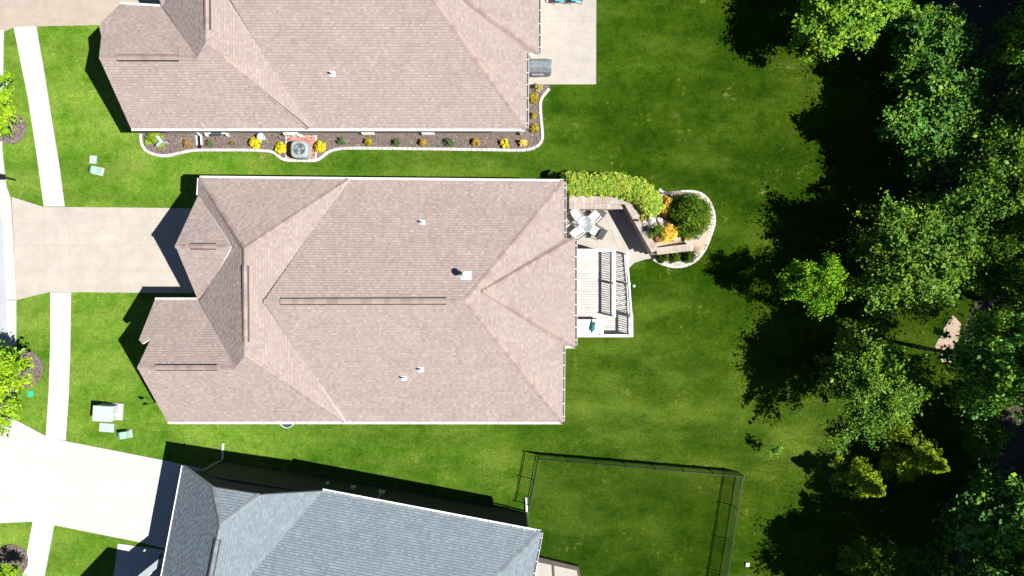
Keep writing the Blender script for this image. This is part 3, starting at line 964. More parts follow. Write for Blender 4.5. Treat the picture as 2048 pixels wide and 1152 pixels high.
# downspouts
def downspout(parent, top, foot, ext, nm='downspout', mat='acgrey'):  # default grey paints shade onto the pipes of the north wall
    mb = MB()
    mb.beam(top, Vector((foot.x, foot.y, top.z - 0.5)), 0.08, 0.07, up=(1, 0, 0))
    mb.beam(Vector((foot.x, foot.y, top.z - 0.48)), Vector((foot.x, foot.y, 0.12)), 0.08, 0.07, up=(1, 0, 0))
    o_ = mb.build(nm, M[mat], parent)
    mb = MB(); mb.beam(Vector((foot.x, foot.y, 0.14)), ext, 0.10, 0.08); mb.build('splash_spout', M['white'], o_)
    return o_
f0 = A2 + ax * 0.35 - so_ * 0.08
downspout(house_g, Vector((f0.x, f0.y, 3.25)) - so_ * 0.2, f0, Vector((f0.x + 0.0, f0.y + 0.95, 0.05)))
f1 = E2 - ax * 0.06 - so_ * 0.08
downspout(house_g, Vector((f1.x, f1.y, zg - 0.15)) - so_ * 0.15, f1, Vector((f1.x - 0.03, f1.y + 0.85, 0.05)))
fm = Vector((VM['SW'].x + 0.55, VM['SW'].y + 0.95, 0))
downspout(house_m, Vector((fm.x, fm.y, 3.0)), fm, Vector((fm.x - 0.95, fm.y + 0.02, 0.05)), mat='white')
# fixtures on the shaded wall of the grey house
def wall_item(px, py, z, name, label, fn, mat, cat):
    p = at(px, py, z)
    t = (p - NW2).dot(ax); q = NW2 + ax * t - so_ * 0.02; q.z = z
    r = empty(name, q, label, cat)
    mb = MB(); fn(mb, q); mb.build('body' if name != 'wall_lantern' else 'lamp_glass', mat, r)
    return r, q
r, q = wall_item(655, 968, 1.6, 'wall_lantern', 'small wall lantern on the shaded north wall, left of the meter boxes', lambda mb, q: mb.lathe(q - so_ * 0.12 - Vector((0, 0, .15)), [(0.001, 0), (0.07, 0.02), (0.1, 0.22), (0.02, 0.32), (0.001, 0.33)], 8), M['galv'], 'lamp')
mb = MB(); mb.beam(q, q - so_ * 0.12 + Vector((0, 0, 0.15)), 0.03, 0.03); mb.build('bracket', M['black'], r)
r, q = wall_item(707, 970, 1.4, 'meter_box', 'round grey meter box on the shaded north wall of the grey house', lambda mb, q: mb.box(q - so_ * 0.07, (0.28, 0.14, 0.42), math.atan2(ax.y, ax.x)), M['padgrey'], 'meter')
mb = MB(); mb.cyl(q - so_ * 0.14 + Vector((0, 0, .05)), q - so_ * 0.22 + Vector((0, 0, .05)), 0.09, n=14); mb.build('meter_dial', M['glass'], r)
r, q = wall_item(765, 975, 1.2, 'junction_box', 'slim grey service box on the shaded north wall, right of the meter', lambda mb, q: mb.box(q - so_ * 0.06, (0.36, 0.12, 0.5), math.atan2(ax.y, ax.x)), M['padgrey'], 'box')
mb = MB(); mb.cyl(q - so_ * 0.05 + Vector((0, 0, .25)), q - so_ * 0.05 + Vector((0, 0, 1.6)), 0.025, n=8); mb.build('conduit', M['galv'], r)

# ------------------------------------------------------------------ deck with stairs
DZ = 1.8
deck = empty('deck', at(1200, 585), 'bleached wooden deck with white railings and stairs behind the middle house', 'deck')
xW = 3.28; xR = 5.86; xE = 6.86; yN = 2.2; yS = -2.78; yM = -1.62
bw = 0.140; nb = int((yN - yS) / (bw + 0.010))
bmesh_long = MB().box((0, 0, 0), (xE - xW, bw, 0.035)).mesh('deck_board', M['deckwood'])
bmesh_short = MB().box((0, 0, 0), (xR - xW, bw, 0.035)).mesh('deck_board', M['deckwood'])
for i in range(nb):
    y = yS + (i + 0.5) * (yN - yS) / nb
    if y < yM: place('deck_board', bmesh_long, ((xW + xE) / 2, y, DZ - 0.018 + R.uniform(-.002, .002)), 0, deck)
    else: place('deck_board', bmesh_short, ((xW + xR) / 2, y, DZ - 0.018 + R.uniform(-.002, .002)), 0, deck)
mb = MB()
for x in np.arange(xW + 0.1, xR, 0.6): mb.box((x, (yN + yS) / 2, DZ - 0.15), (0.05, yN - yS - 0.1, 0.22))
mb.box((xR - 0.03, (yN + yS) / 2, DZ - 0.151), (0.05, yN - yS - 0.06, 0.225)); mb.box(((xR + xE) / 2, yS + 0.05, DZ - 0.15), (xE - xR - 0.1, 0.05, 0.22)); mb.box((xE - 0.05, (yS + yM) / 2, DZ - 0.149), (0.05, yM - yS - 0.1, 0.22))
mb.build('joists', M['deckwood'], deck)
for x, y in ((xW + 0.6, yN - 0.1), (xR - 0.1, yN - 0.1), (xR - 0.1, 0.2), (xR - 0.1, yS + 0.1), (xE - 0.15, yS + 0.12), (xE - 0.15, yM - 0.12)):
    mb = MB(); mb.box((x, y, (DZ - 0.27) / 2), (0.14, 0.14, DZ - 0.27)); mb.build('support_post', M['deckwood'], deck)
bal = MB().box((0, 0, 0.41), (0.035, 0.035, 0.82)).mesh('baluster', M['white'])
pst = MB().box((0, 0, 0.5), (0.10, 0.10, 1.0)).box((0, 0, 1.01), (0.13, 0.13, 0.03)).mesh('railing_post', M['white'])
def railing(a, b, z0, z1, posts=True, rail_w=0.15):
    a = Vector(a); b = Vector(b)
    A = Vector((a.x, a.y, z0)); B = Vector((b.x, b.y, z1))
    up = Vector((0, 0, 1))
    mb = MB(); mb.beam(A + up * 0.945, B + up * 0.945, rail_w, 0.04); mb.build('top_rail', M['white'], deck)
    mb = MB(); mb.beam(A + up * 0.10, B + up * 0.10, 0.05, 0.06); mb.build('bottom_rail', M['white'], deck)
    D = (B - A).length; n = max(2, int(D / 0.125))
    for i in range(1, n):
        p = A.lerp(B, i / n); place('baluster', bal, p + up * 0.10, 0, deck)
    if posts:
        k = max(1, round(D / 1.9))
        for i in range(k + 1): place('railing_post', pst, A.lerp(B, i / k), 0, deck)
railing((xR - 0.05, yN - 0.06), (xR - 0.05, yM + 0.02), DZ, DZ)
railing((xW + 0.1, yN - 0.06), (xR - 0.18, yN - 0.06), DZ, DZ)
railing((xE - 0.07, yM - 0.03), (xE - 0.07, yS + 0.07), DZ, DZ)
railing((xW + 0.1, yS + 0.07), (xE - 0.2, yS + 0.07), DZ, DZ)
nt_ = 13; run = (yN - 0.1 - yM) / nt_
tm = MB().box((0, 0, 0), (xE - xR - 0.2, run + 0.02, 0.04)).mesh('stair_tread', M['deckwood'])
rm = MB().box((0, 0, 0), (xE - xR - 0.24, 0.02, DZ / nt_ - 0.05)).mesh('stair_riser', M['deckwood'])
for i in range(nt_):
    z = DZ - (i + 1) * DZ / (nt_ + 1); y = yM + (i + 0.5) * run
    place('stair_tread', tm, ((xR + xE) / 2 - 0.01, y, z), 0, deck)
    place('stair_riser', rm, ((xR + xE) / 2 - 0.01, y - run / 2 + 0.03, z + DZ / nt_ / 2), 0, deck)
for x in (xR + 0.06, xE - 0.09):
    mb = MB(); mb.beam((x, yM, DZ - 0.2), (x, yN - 0.1, 0.12), 0.05, 0.26); mb.build('stringer', M['white'], deck)
railing((xE - 0.07, yM + 0.08), (xE - 0.07, yN - 0.15), DZ - 0.05, 0.1, rail_w=0.10)
# pale table on the landing with a dark folded parasol on it
tb = empty('patio_table', (4.35, -2.2, DZ), 'long white table on the deck landing under the eave', 'table')
mb = MB(); mb.box((4.35, -2.2, DZ + 0.76), (1.75, 0.80, 0.05)); mb.box((4.35, -2.2, DZ + 0.72), (1.6, 0.66, 0.04)); mb.build('table_top', M['white'], tb)
for sx in (-1, 1):
    for sy in (-1, 1):
        mb = MB(); mb.box((4.35 + sx * 0.78, -2.2 + sy * 0.32, DZ + 0.35), (0.06, 0.06, 0.70)); mb.build('leg', M['white'], tb)
pr = empty('folded_parasol', (4.55, -2.2, DZ + 0.785), 'dark teal folded parasol cloth lying on the white deck table', 'parasol')
mb = MB()
for k in range(7):
    q = -2.2 + k * 0.62 + R.uniform(-.2, .2); L = R.uniform(0.22, 0.44)
    c0 = Vector((4.55, -2.2, DZ + 0.80)); tip = c0 + Vector((math.cos(q) * L * 0.7, math.sin(q) * L, 0.02)); s = Vector((-math.sin(q), math.cos(q), 0)) * 0.12
    mb.add([c0 + Vector((0, 0, 0.16)), c0 + s * 1.2 + Vector((math.cos(q), math.sin(q), 0)) * 0.12, tip, c0 - s * 1.2 + Vector((math.cos(q), math.sin(q), 0)) * 0.12, c0 - Vector((0, 0, 0.01))], [(0, 1, 2), (0, 2, 3), (4, 2, 1), (4, 3, 2), (0, 4, 1), (0, 3, 4)])
mb.build('cloth', M['teal'], pr)
mb = MB(); mb.cyl((4.45, -2.38, DZ + 0.83), (4.7, -1.95, DZ + 0.9), 0.025, n=8); mb.build('pole', M['black'], pr)

# ------------------------------------------------------------------ retaining wall and raised garden
WZ = 1.5
rw = empty('retaining_wall', at(1270, 450), 'tan block retaining wall with capstones around the sunken patio', 'retaining wall')
WN = Vector((3.35, 5.22, 0)); WC = Vector((6.72, 5.10, 0)); WS = Vector((8.36, 2.15, 0)); WE = Vector((10.62, 2.40, 0))
blk = MB(); blk.prism([(-0.195, -0.15), (-0.17, -0.165), (0.17, -0.165), (0.195, -0.15), (0.195, 0.15), (-0.195, 0.15)], 0.004, 0.195)
blk = blk.mesh('wall_block', M['stone'])
cpm = MB(); cpm.prism([(-0.118, -0.21), (0.118, -0.21), (0.118, 0.21), (-0.118, 0.21)], 0.0, 0.09); cpm = cpm.mesh('capstone', M['cap'])
def wall_run(a, b, flip):
    d = (b - a); L = d.length; d = d / L; rz = math.atan2(d.y, d.x) + (math.pi if flip else 0)
    for k in range(7):
        n = int(L / 0.40)
        for i in range(n):
            p = a + d * ((i + 0.5 + (0.25 if k % 2 else -0.2)) * L / n); p.z = k * 0.2
            place('wall_block', blk, p + Vector((R.uniform(-.008, .008), R.uniform(-.008, .008), 0)), rz, rw)
    n = int(L / 0.24)
    for i in range(n):
        p = a + d * ((i + 0.5) * L / n); p.z = 1.40
        place('capstone', cpm, p, rz, rw)
wall_run(WN, WC, False)
wall_run(WC, WS, True)
wall_run(WS + Vector((0.1, 0, 0)), WE, False)
# lower terrace course on the house side of the north arm
for i in range(13):
    place('capstone', cpm, (3.5 + i * 0.245, 4.86, 1.12), 0, rw)
for k in range(5):
    for i in range(7): place('wall_block', blk, (3.6 + i * 0.41 + (0.1 if k % 2 else 0), 4.86, k * 0.22), 0, rw)

# raised bed surface
OUT_PX = smooth([(1122, 356), (1200, 354), (1268, 357), (1322, 390), (1345, 386.5), (1372, 383), (1398, 386), (1416, 400), (1427, 425), (1427, 448), (1420, 470), (1412, 494), (1398, 514)], 5)
OUT = [Vector((p[0], p[1], 0)) for p in [(q.x, q.y) for q in gl(OUT_PX)]]
INN = resample([(3.4, 5.4), (6.8, 5.3), (8.5, 2.35), (10.7, 2.6)], 0.1)
bed = empty('garden_bed', at(1350, 430), kind='structure')
nO = len(OUT)
mb = MB(); rows = 6; vv = []
for i in range(nO):
    t = i / (nO - 1); q = INN[min(len(INN) - 1, int(t * (len(INN) - 1)))]
    for k in range(rows + 1):
        s = k / rows
        p = q.lerp(OUT[i], s); zz = 1.36 * (1 - s) ** 0.8 * (0.9 + 0.1 * math.sin(i * 0.9)) + 0.03 + (R.uniform(-.04, .04) if 0 < k < rows else 0)
        if t > 0.93: zz *= max(0.02, (1 - t) / 0.07)
        vv.append((p.x, p.y, max(0.03, zz)))
fs = []
for i in range(nO - 1):
    for k in range(rows):
        a = i * (rows + 1) + k; fs.append((a, a + 1, a + rows + 2, a + rows + 1))
mb.add(vv, fs)
bs_ = mb.build('bed_soil', M['path'], bed)
EDGE2 = smooth([(1318, 378), (1328, 387), (1345, 386.5), (1372, 383), (1398, 386), (1416, 400), (1427, 425), (1428, 448), (1421, 470), (1412, 494), (1396, 517), (1375, 530), (1352, 534), (1330, 530), (1312, 522), (1300, 514)], 5)
edging(bed, [(p.x, p.y) for p in gl(EDGE2)], 0.16, 0.09, 0.28)
S_BED = [(1300, 512), (1306, 505), (1385, 494), (1418, 470), (1421, 475), (1412, 494), (1396, 517), (1375, 530), (1352, 534), (1330, 530), (1312, 522)]
mb = MB(); mb.prism([(p.x, p.y) for p in gl(S_BED)], -0.04, 0.03); mb.build('bed_base', M['path'], bed)
# pebbles
def blob(c, r, seed, squash=0.7, n=7, rings=4):
    rr = random.Random(seed); mb = MB(); v = []; ph = [rr.uniform(0, 6.28) for _ in range(4)]
    for k in range(rings + 1):
        th = math.pi * k / rings
        for i in range(n):
            q = 2 * math.pi * i / n + (0.3 if k % 2 else 0)
            rad = r * (1 + 0.16 * math.sin(2 * q + ph[0] + th) + 0.12 * math.sin(3 * q + ph[1]) + rr.uniform(-.08, .08))
            v.append((c[0] + rad * math.sin(th) * math.cos(q), c[1] + rad * math.sin(th) * math.sin(q) * 0.85, c[2] + rad * squash * math.cos(th)))
    fs = []
    for k in range(rings):
        for i in range(n):
            j = (i + 1) % n; fs.append((k * n + i, (k + 1) * n + i, (k + 1) * n + j, k * n + j))
    mb.add(v, fs); return mb
PEBC = [(0.46, 0.43, 0.385), (0.56, 0.54, 0.51), (0.38, 0.33, 0.29), (0.30, 0.25, 0.20), (0.50, 0.45, 0.39)]
pm = MB()
def pebble_field(polypx, n, zf, r0, r1):
    poly = [(p.x, p.y) for p in gl(polypx)]
    xs = [p[0] for p in poly]; ys = [p[1] for p in poly]
    c = 0
    while c < n:
        x, y = R.uniform(min(xs), max(xs)), R.uniform(min(ys), max(ys))
        if not poly_mask(np.array([[x, y]]), poly)[0]: c += 0.2; continue
        r = R.uniform(r0, r1); z = zf(x, y); c += 1
        col = R.choice(PEBC); b = R.uniform(0.8, 1.2)
        q = R.uniform(0, 6.28); cs, sn = math.cos(q), math.sin(q)
        v = [(r, 0, 0), (0.2 * r, 0.75 * r, 0), (-r, 0.1 * r, 0), (-0.1 * r, -0.8 * r, 0), (0.1 * r, 0, 0.6 * r)]
        pm.add([(x + a_ * cs - b_ * sn, y + a_ * sn + b_ * cs, z + c_) for a_, b_, c_ in v], [(0, 1, 4), (1, 2, 4), (2, 3, 4), (3, 0, 4)], (col[0] * b, col[1] * b, col[2] * b))
pebble_field(S_BED, 1500, lambda x, y: 0.03, 0.03, 0.07)
pebble_field([(1404, 440), (1426, 430), (1426, 452), (1416, 480), (1400, 508), (1388, 494), (1396, 470)], 900, lambda x, y: 0.14 + max(0, 11.6 - x) * 0.22, 0.04, 0.09)
pebble_field([(1340, 487), (1345, 480), (1385, 474), (1424, 452), (1424, 465), (1412, 492), (1400, 510), (1388, 492)], 700, lambda x, y: 0.16 + max(0, (10.8 - x)) * 0.35, 0.04, 0.09)
pebble_field([(1280, 440), (1300, 435), (1345, 480), (1345, 488), (1310, 487)], 350, lambda x, y: 1.36, 0.03, 0.07)
pb_ = pm.build('pebbles', M['pebble'], bed); pb_['kind'] = 'stuff'

def boulder(px, py, z, r, seed, label):
    p = at(px, py, z)
    o = blob((0, 0, 0), r, seed, 0.6, 10, 6).mesh('boulder', M['boulder'], True)
    ob = place('boulder', o, p, R.uniform(0, 6)); tag(ob, label, 'boulder', 'pale boulders in the raised garden bed')
boulder(1302, 441, 1.45, 0.32, 3, 'largest pale boulder, below the end of the big hedge')
boulder(1289, 447, 1.45, 0.22, 5, 'pale boulder touching the capstones of the patio wall')
boulder(1319, 440, 1.45, 0.20, 9, 'small pale boulder between the hedge and the orange shrub')
boulder(1391, 478, 0.45, 0.26, 12, 'flat pale boulder at the foot of the big round evergreen')
boulder(1372, 487, 0.9, 0.22, 14, 'pale boulder by the end of the short wall arm')
sl = empty('garden_light', at(1273, 441, 1.5), 'small black garden spotlight on the wall beside the hedge', 'garden light')
p = at(1273, 441, 1.49); mb = MB(); mb.cyl(p, p + Vector((0, 0, .12)), 0.015, n=6); mb.build('stake', M['black'], sl)
mb = MB(); mb.cyl(p + Vector((-.05, 0, .12)), p + Vector((.07, 0, .2)), 0.05, 0.07, n=10); mb.build('lamp_head', M['black'], sl)

# ------------------------------------------------------------------ foliage
def leaves(centers, radii, per, size, cols, up=0.6, jit=0.35, flat=0.75, aspect=0.62, cvar=0.22, spray=0.0):
    """leaf-sized quads in clumps. centers (K,3), radii (K,), per int"""
    K = len(centers); n = per * K
    idx = np.repeat(np.arange(K), per)
    dirs = NP.normal(size=(n, 3)); dirs /= np.linalg.norm(dirs, axis=1, keepdims=True)
    if spray:
        off = NP.normal(size=(n, 3)) * 0.52 * radii[idx][:, None]; off[:, 2] *= flat * 0.7
        ax_ = centers.copy() - centers.mean(0); ax_ /= np.linalg.norm(ax_, axis=1, keepdims=True) + 1e-6
        ax_ += NP.normal(size=ax_.shape) * 0.35; ax_ /= np.linalg.norm(ax_, axis=1, keepdims=True)
        off += ax_[idx] * (NP.normal(size=(n, 1)) * spray * radii[idx][:, None])
    else:
        rad = np.cbrt(NP.uniform(0.12, 1.0, n))[:, None] * radii[idx][:, None]
        off = dirs * rad; off[:, 2] *= flat
    C = centers[idx] + off
    nrm = dirs * (1 - up) + np.array([0, 0, 1.0]) * up + NP.normal(size=(n, 3)) * jit
    nrm /= np.linalg.norm(nrm, axis=1, keepdims=True)
    t = np.cross(nrm, NP.normal(size=(n, 3))); t /= np.linalg.norm(t, axis=1, keepdims=True)
    b = np.cross(nrm, t)
    s = (size * np.clip(NP.lognormal(0.0, 0.32, n), 0.45, 1.9))[:, None] * NP.uniform(0.8, 1.2, K)[idx][:, None]
    P = np.stack([C - t * s, C - b * s * aspect + nrm * s * 0.12, C + t * s, C + b * s * aspect + nrm * s * 0.12], axis=1)
    cols = np.array(cols, float)
    base = cols[NP.integers(0, len(cols), K)]
    cl = base[idx] * 0.6 + cols[NP.integers(0, len(cols), n)] * 0.4
    cl = cl * NP.uniform(1 - cvar, 1 + cvar, (n, 1))
    return P, np.clip(cl, 0.001, 1)

def crown_mesh(name, r, zc, hz, K, per, size, cols, clump=0.28, mat='leaf', spray=0.7, up=0.55):
    d = NP.normal(size=(K, 3)); d /= np.linalg.norm(d, axis=1, keepdims=True)
    d[:, 2] = np.where(d[:, 2] < -0.45, -d[:, 2], d[:, 2])
    q = np.arctan2(d[:, 1], d[:, 0]); ph = NP.uniform(0, 6.28, 4)
    lob = 1 + 0.14 * np.sin(2 * q + ph[0]) + 0.17 * np.sin(3 * q + ph[1]) + 0.15 * np.sin(5 * q + ph[2]) + 0.08 * np.sin(9 * q + ph[3])
    rr = NP.uniform(0.35, 1.0, K) ** 0.6
    C = np.column_stack([d[:, 0] * r * rr * lob, d[:, 1] * r * rr * lob, zc + d[:, 2] * hz * rr])
    rad = r * clump * NP.uniform(0.45, 1.25, K)
    # a few boughs are bare or missing, so the crown shows gaps
    gap = NP.normal(size=(7, 3)); gap /= np.linalg.norm(gap, axis=1, keepdims=True); gap[:, 2] = np.abs(gap[:, 2]) * 0.8
    far = (d @ gap.T).max(1) < 0.955
    C, rad = C[far], rad[far]
    P, cl = leaves(C, rad, per, size, cols, up, spray=spray)
    return quads(name, P, cl, M[mat]), C

def trunk_mesh(C, zc, h, r0, nl=9, trunk_top=0.75):
    mb = MB()
    top = Vector((NP.uniform(-.2, .2), NP.uniform(-.2, .2), zc * trunk_top))
    m1 = Vector((NP.uniform(-.12, .12), NP.uniform(-.12, .12), zc * 0.35))
    mb.tube([Vector((0, 0, -0.1)), Vector((0, 0, 0.15)), m1, top, Vector((top.x, top.y, zc + h * 0.3))], [r0 * 1.35, r0, r0 * 0.8, r0 * 0.55, r0 * 0.15], 8)
    for i in NP.choice(len(C), min(nl, len(C)), replace=False):
        e_ = Vector(C[i]); s = m1.lerp(top, NP.uniform(0.1, 1.0)); mid = s.lerp(e_, 0.5) + Vector((0, 0, 0.25))
        mb.tube([s, mid, e_], [r0 * 0.38, r0 * 0.22, r0 * 0.06], 5)
    return mb.mesh('trunk', M['bark'], True)

MAPLE_B = [(0.150, 0.29, 0.016), (0.20, 0.34, 0.020), (0.105, 0.24, 0.016), (0.075, 0.20, 0.018)]
MAPLE_D = [(0.062, 0.18, 0.022), (0.088, 0.21, 0.018), (0.045, 0.14, 0.03), (0.14, 0.25, 0.014)]
ASH = [(0.080, 0.18, 0.016), (0.11, 0.22, 0.018), (0.055, 0.145, 0.018), (0.165, 0.27, 0.020)]
BLUE = [(0.070, 0.20, 0.045), (0.095, 0.23, 0.04), (0.055, 0.16, 0.022), (0.15, 0.28, 0.015)]
LIME = [(0.225, 0.36, 0.012), (0.28, 0.40, 0.014), (0.165, 0.31, 0.014), (0.105, 0.24, 0.014)]
PROTO = {}
def proto(key, cols, K, per, size, clump, n=2, up=0.55):
    PROTO[key] = []
    for i in range(n):
        cm, C = crown_mesh('crown', 3.0, 4.6, 2.7, K, per, size, cols, clump, up=up, spray=1.1 if key == 'ash' else 0.6)
        PROTO[key].append((cm, trunk_mesh(C, 4.6, 2.2, 0.16)))
proto('small_bright', [(0.17, 0.36, 0.012), (0.22, 0.40, 0.014), (0.12, 0.30, 0.014), (0.08, 0.24, 0.014)], 170, 95, 0.10, 0.165, 1, 0.6)
proto('maple_bright', MAPLE_B, 230, 100, 0.105, 0.165, 2, 0.6)
proto('maple_dark', MAPLE_D, 240, 100, 0.105, 0.165, 2, 0.6)
proto('ash', ASH, 330, 110, 0.075, 0.125, 2, 0.45)
proto('maple_blue', BLUE, 210, 100, 0.11, 0.145, 1, 0.55)
proto('street', LIME, 230, 95, 0.105, 0.16, 2, 0.65)

def tree(key, var, px, py, zc, rpx, label, group='trees of the wood edge', ground=None, name='tree', sq=1.0):
    p = at(px, py, zc); r = rpx * (H - zc) / F
    base = Vector((p.x, p.y, 0)) if ground is None else ground
    root = empty(name, base, label, 'tree', group)
    cm, tm_ = PROTO[key][var % len(PROTO[key])]
    s = r / 3.0; sz = zc / 4.6
    rz = R.uniform(0, 6.28)
    for nm, me in (('crown', cm), ('trunk', tm_)):
        o = place(nm, me, base, rz, root)
        o.scale = (s, s * sq, sz)
    return root

WOOD = [
    ('maple_bright', 0, 1692, 18, 3.4, 90, 'bright yellow-green maple at the top edge, first in front of the wood'),
    ('maple_dark', 0, 1858, 98, 3.4, 74, 'dark round maple below and right of the bright maple at the top edge'),
    ('maple_dark', 1, 1868, 246, 3.4, 98, 'broad dark maple leaning over the back lawn, below the dark round maple'),
    ('ash', 0, 1840, 515, 4.2, 117, 'large fine-leaved ash in the centre of the wood'),
    ('ash', 1, 1995, 365, 4.8, 114, 'yellowish fine-leaved ash at the right edge, above the large ash'),
    ('small_bright', 0, 1627, 568, 3.5, 52, 'small bright maple standing alone before the large ash'),
    ('ash', 1, 1740, 772, 3.8, 96, 'feathery ash whose crown overhangs the lawn, below the small bright maple'),
    ('maple_dark', 0, 2000, 718, 7.0, 96, 'dark leafy tree at the right edge beside the bare path'),
    ('maple_blue', 0, 2000, 1062, 4.6, 114, 'blue-green maple in the bottom right corner'),
    ('ash', 0, 1965, 500, 4.2, 62, 'pale feathery ash squeezed between the large ash and the right edge'),
    ('maple_dark', 1, 2065, 90, 5.4, 70, 'dark maple cut off by the right edge near the top'),
    ('maple_dark', 1, 1965, 872, 2.2, 34, 'low shaded maple between the conifers and the right edge'),
    ('ash', 1, 1740, 1132, 3.2, 48, 'shaded ash at the bottom edge behind the fence'),
    ('maple_dark', 0, 1838, 1135, 3.0, 38, 'low dark maple in the shade at the bottom edge, right of the shaded ash'),
    ('small_bright', 0, 2072, 1120, 6.8, 74, 'yellow-green maple cut off by the bottom right corner'),
    ('maple_dark', 0, 1948, 1232, 6.2, 104, 'dark maple cut off by the bottom edge, left of the blue-green maple'),
    ('ash', 0, 2065, 560, 5.5, 75, 'ash cut off by the right edge beside the pale feathery ash'),
]
for a in WOOD: tree(*a)
# the wood goes on beyond the right and lower edges of the picture
k = 0
for xx, yy in ((31, 8.5), (31.5, 13), (31, 17.5), (31.5, 22), (35.5, 5), (36, 10.5), (36, 16), (36, 21), (35.5, 0.5), (33.5, -10.3), (37, -14), (37.5, -19), (31.5, 3.5), (31.2, -15.6)):
    key = ('maple_dark', 'ash')[k % 2]
    b = Vector((xx + R.uniform(-.6, .6), yy + R.uniform(-.8, .8), 0))
    root = empty('tree', b, 'tall tree deeper in the wood beyond the right edge', 'tree', 'trees deeper in the wood')
    cm, tm_ = PROTO[key][k % 2]; sc0 = R.uniform(1.1, 1.3); rz = R.uniform(0, 6.28)
    for nm, me in (('crown', cm), ('trunk', tm_)):
        o = place(nm, me, b, rz, root); o.scale = (sc0, sc0, sc0 * 1.2)
    k += 1

# spruces
def spruce(name, h, r, base, label, cols, group=None, seed=1, size=0.075, per=62):
    root = empty(name, base, label, 'tree', group)
    K = int(30 * h); zs = NP.uniform(0, 1, K) ** 0.75
    q = NP.uniform(0, 6.28, K)
    rr = r * (1 - zs) * NP.uniform(0.45, 1.15, K) * (1 + 0.18 * np.sin(3 * q + 1.0))
    C = np.column_stack([rr * np.cos(q), rr * np.sin(q), 0.3 + zs * (h - 0.35)])
    P, cl = leaves(C, 0.30 * (1.15 - zs) + 0.05, per, size, cols, 0.35, 0.4, 0.6, 0.35)
    me = quads('foliage', P, cl, M['shrub'])
    place('crown', me, base, 0, root)
    mb = MB(); mb.cyl(base, base + Vector((0, 0, h * 0.9)), 0.13, 0.02, 8); mb.build('trunk', M['bark'], root)
SPR = [(0.25, 0.34, 0.012), (0.19, 0.30, 0.014), (0.10, 0.20, 0.014), (0.32, 0.39, 0.014)]
spruce('conifer', 5.4, 1.75, at(1786, 893), 'pointed conifer whose lit edges make an arrow, the taller of the two by the lawn', SPR, 'conifers at the lawn edge')
spruce('conifer', 4.4, 1.4, at(1692, 945), 'smaller pointed conifer between the fence and the taller conifer', SPR, 'conifers at the lawn edge')
# sapling
root = empty('sapling', at(1535, 893), 'tiny sapling alone on the back lawn, outside the fence corner', 'tree')
C = np.array([[0, 0, 1.3], [.25, .05, 1.1], [-.2, .15, 1.2], [.05, -.25, 1.0], [.1, .2, 1.6]])
P, cl = leaves(C, np.full(5, 0.26), 45, 0.06, MAPLE_D)
place('crown', quads('crown', P, cl, M['leaf']), at(1535, 893), 0, root)
mb = MB(); mb.cyl((0, 0, 0), (0, 0, 1.3), 0.025, 0.012, 6); place('trunk', mb.mesh('trunk', M['bark']), at(1535, 893), 0, root)

# street trees and their mulch rings
def ring(px, py, r):
    c = at(px, py); pts = [(c.x + r * (1 + .03 * math.sin(3 * q)) * math.cos(q), c.y + r * math.sin(q)) for q in [i * 2 * math.pi / 28 for i in range(28)]]
    rt = empty('mulch_ring', c, kind='structure')
    mb = MB(); mb.prism(pts, -0.04, 0.04); mb.build('mulch', M['mulch'], rt)
    chips('bark_chips', pts, 1500, 0.04, 0.035, MULCHC, M['pebble'], rt)
    return pts
RING = [ring(50, 738, 1.12), ring(22, 257, 0.95), ring(24, 1122, 1.0)]
def street_tree(px, py, zc, r, var, label):
    b = at(px, py); root = empty('street_tree', b, label, 'tree', 'young trees along the street')
    cm, tm_ = PROTO['street'][var]
    rz = R.uniform(0, 6.28)
    for nm, me in (('crown', cm), ('trunk', tm_)):
        o = place(nm, me, b, rz, root); o.scale = (r / 3, r / 3, zc / 4.6)
street_tree(40, 740, 3.1, 2.45, 0, 'lime-green street tree at the left edge between the two lower driveways')
street_tree(18, 255, 2.6, 2.1, 1, 'lime-green street tree at the left edge near the mailbox')
street_tree(12, 1138, 1.9, 1.7, 0, 'lime-green street tree in the bottom left corner')

# shrubs
def shrub_mesh(r, h, K, per, size, cols, up=0.5, spiky=0.0):
    d = NP.normal(size=(K, 3)); d /= np.linalg.norm(d, axis=1, keepdims=True); d[:, 2] = np.abs(d[:, 2])
    rr = NP.uniform(0.5, 1.0, K)
    C = np.column_stack([d[:, 0] * r * rr * 0.82, d[:, 1] * r * rr * 0.82, 0.08 + d[:, 2] * h * rr * 0.85])
    P, cl = leaves(C, np.full(K, r * 0.26), per, size, cols, up)
    return P, cl
def stems(r, h, n=7):
    mb = MB()
    for i in range(n):
        q = i * 2.4; mb.cyl((0, 0, -0.03), (math.cos(q) * r * 0.5, math.sin(q) * r * 0.5, h * 0.7), 0.012, 0.006, 5)
    return mb.mesh('stem', M['bark'])
def shrub(px, py, rpx, h, cols, label, group=None, z0=0.035, K=34, per=34, size=0.035, name='shrub', up=0.5, sy=1.0):
    zc = z0 + h * 0.5
    p = at(px, py, zc); b = Vector((p.x, p.y, z0)); r = rpx * (H - zc) / F
    P, cl = shrub_mesh(r, h, K, per, size, cols, up)
    P[:, :, 1] *= sy
    root = empty(name, b, label, 'shrub', group)
    place('foliage', quads('foliage', P, cl, M['shrub']), b, 0, root)
    place('stem', stems(r, h), b, 0, root)
    return root
YEL = [(0.60, 0.50, 0.012), (0.70, 0.60, 0.04), (0.48, 0.42, 0.012)]
GOLD = [(0.32, 0.26, 0.015), (0.40, 0.30, 0.02), (0.26, 0.24, 0.02)]
GOLDR = [(0.36, 0.26, 0.03), (0.30, 0.28, 0.04), (0.42, 0.18, 0.05)]
REDG = [(0.30, 0.12, 0.05), (0.20, 0.20, 0.05), (0.38, 0.14, 0.09)]
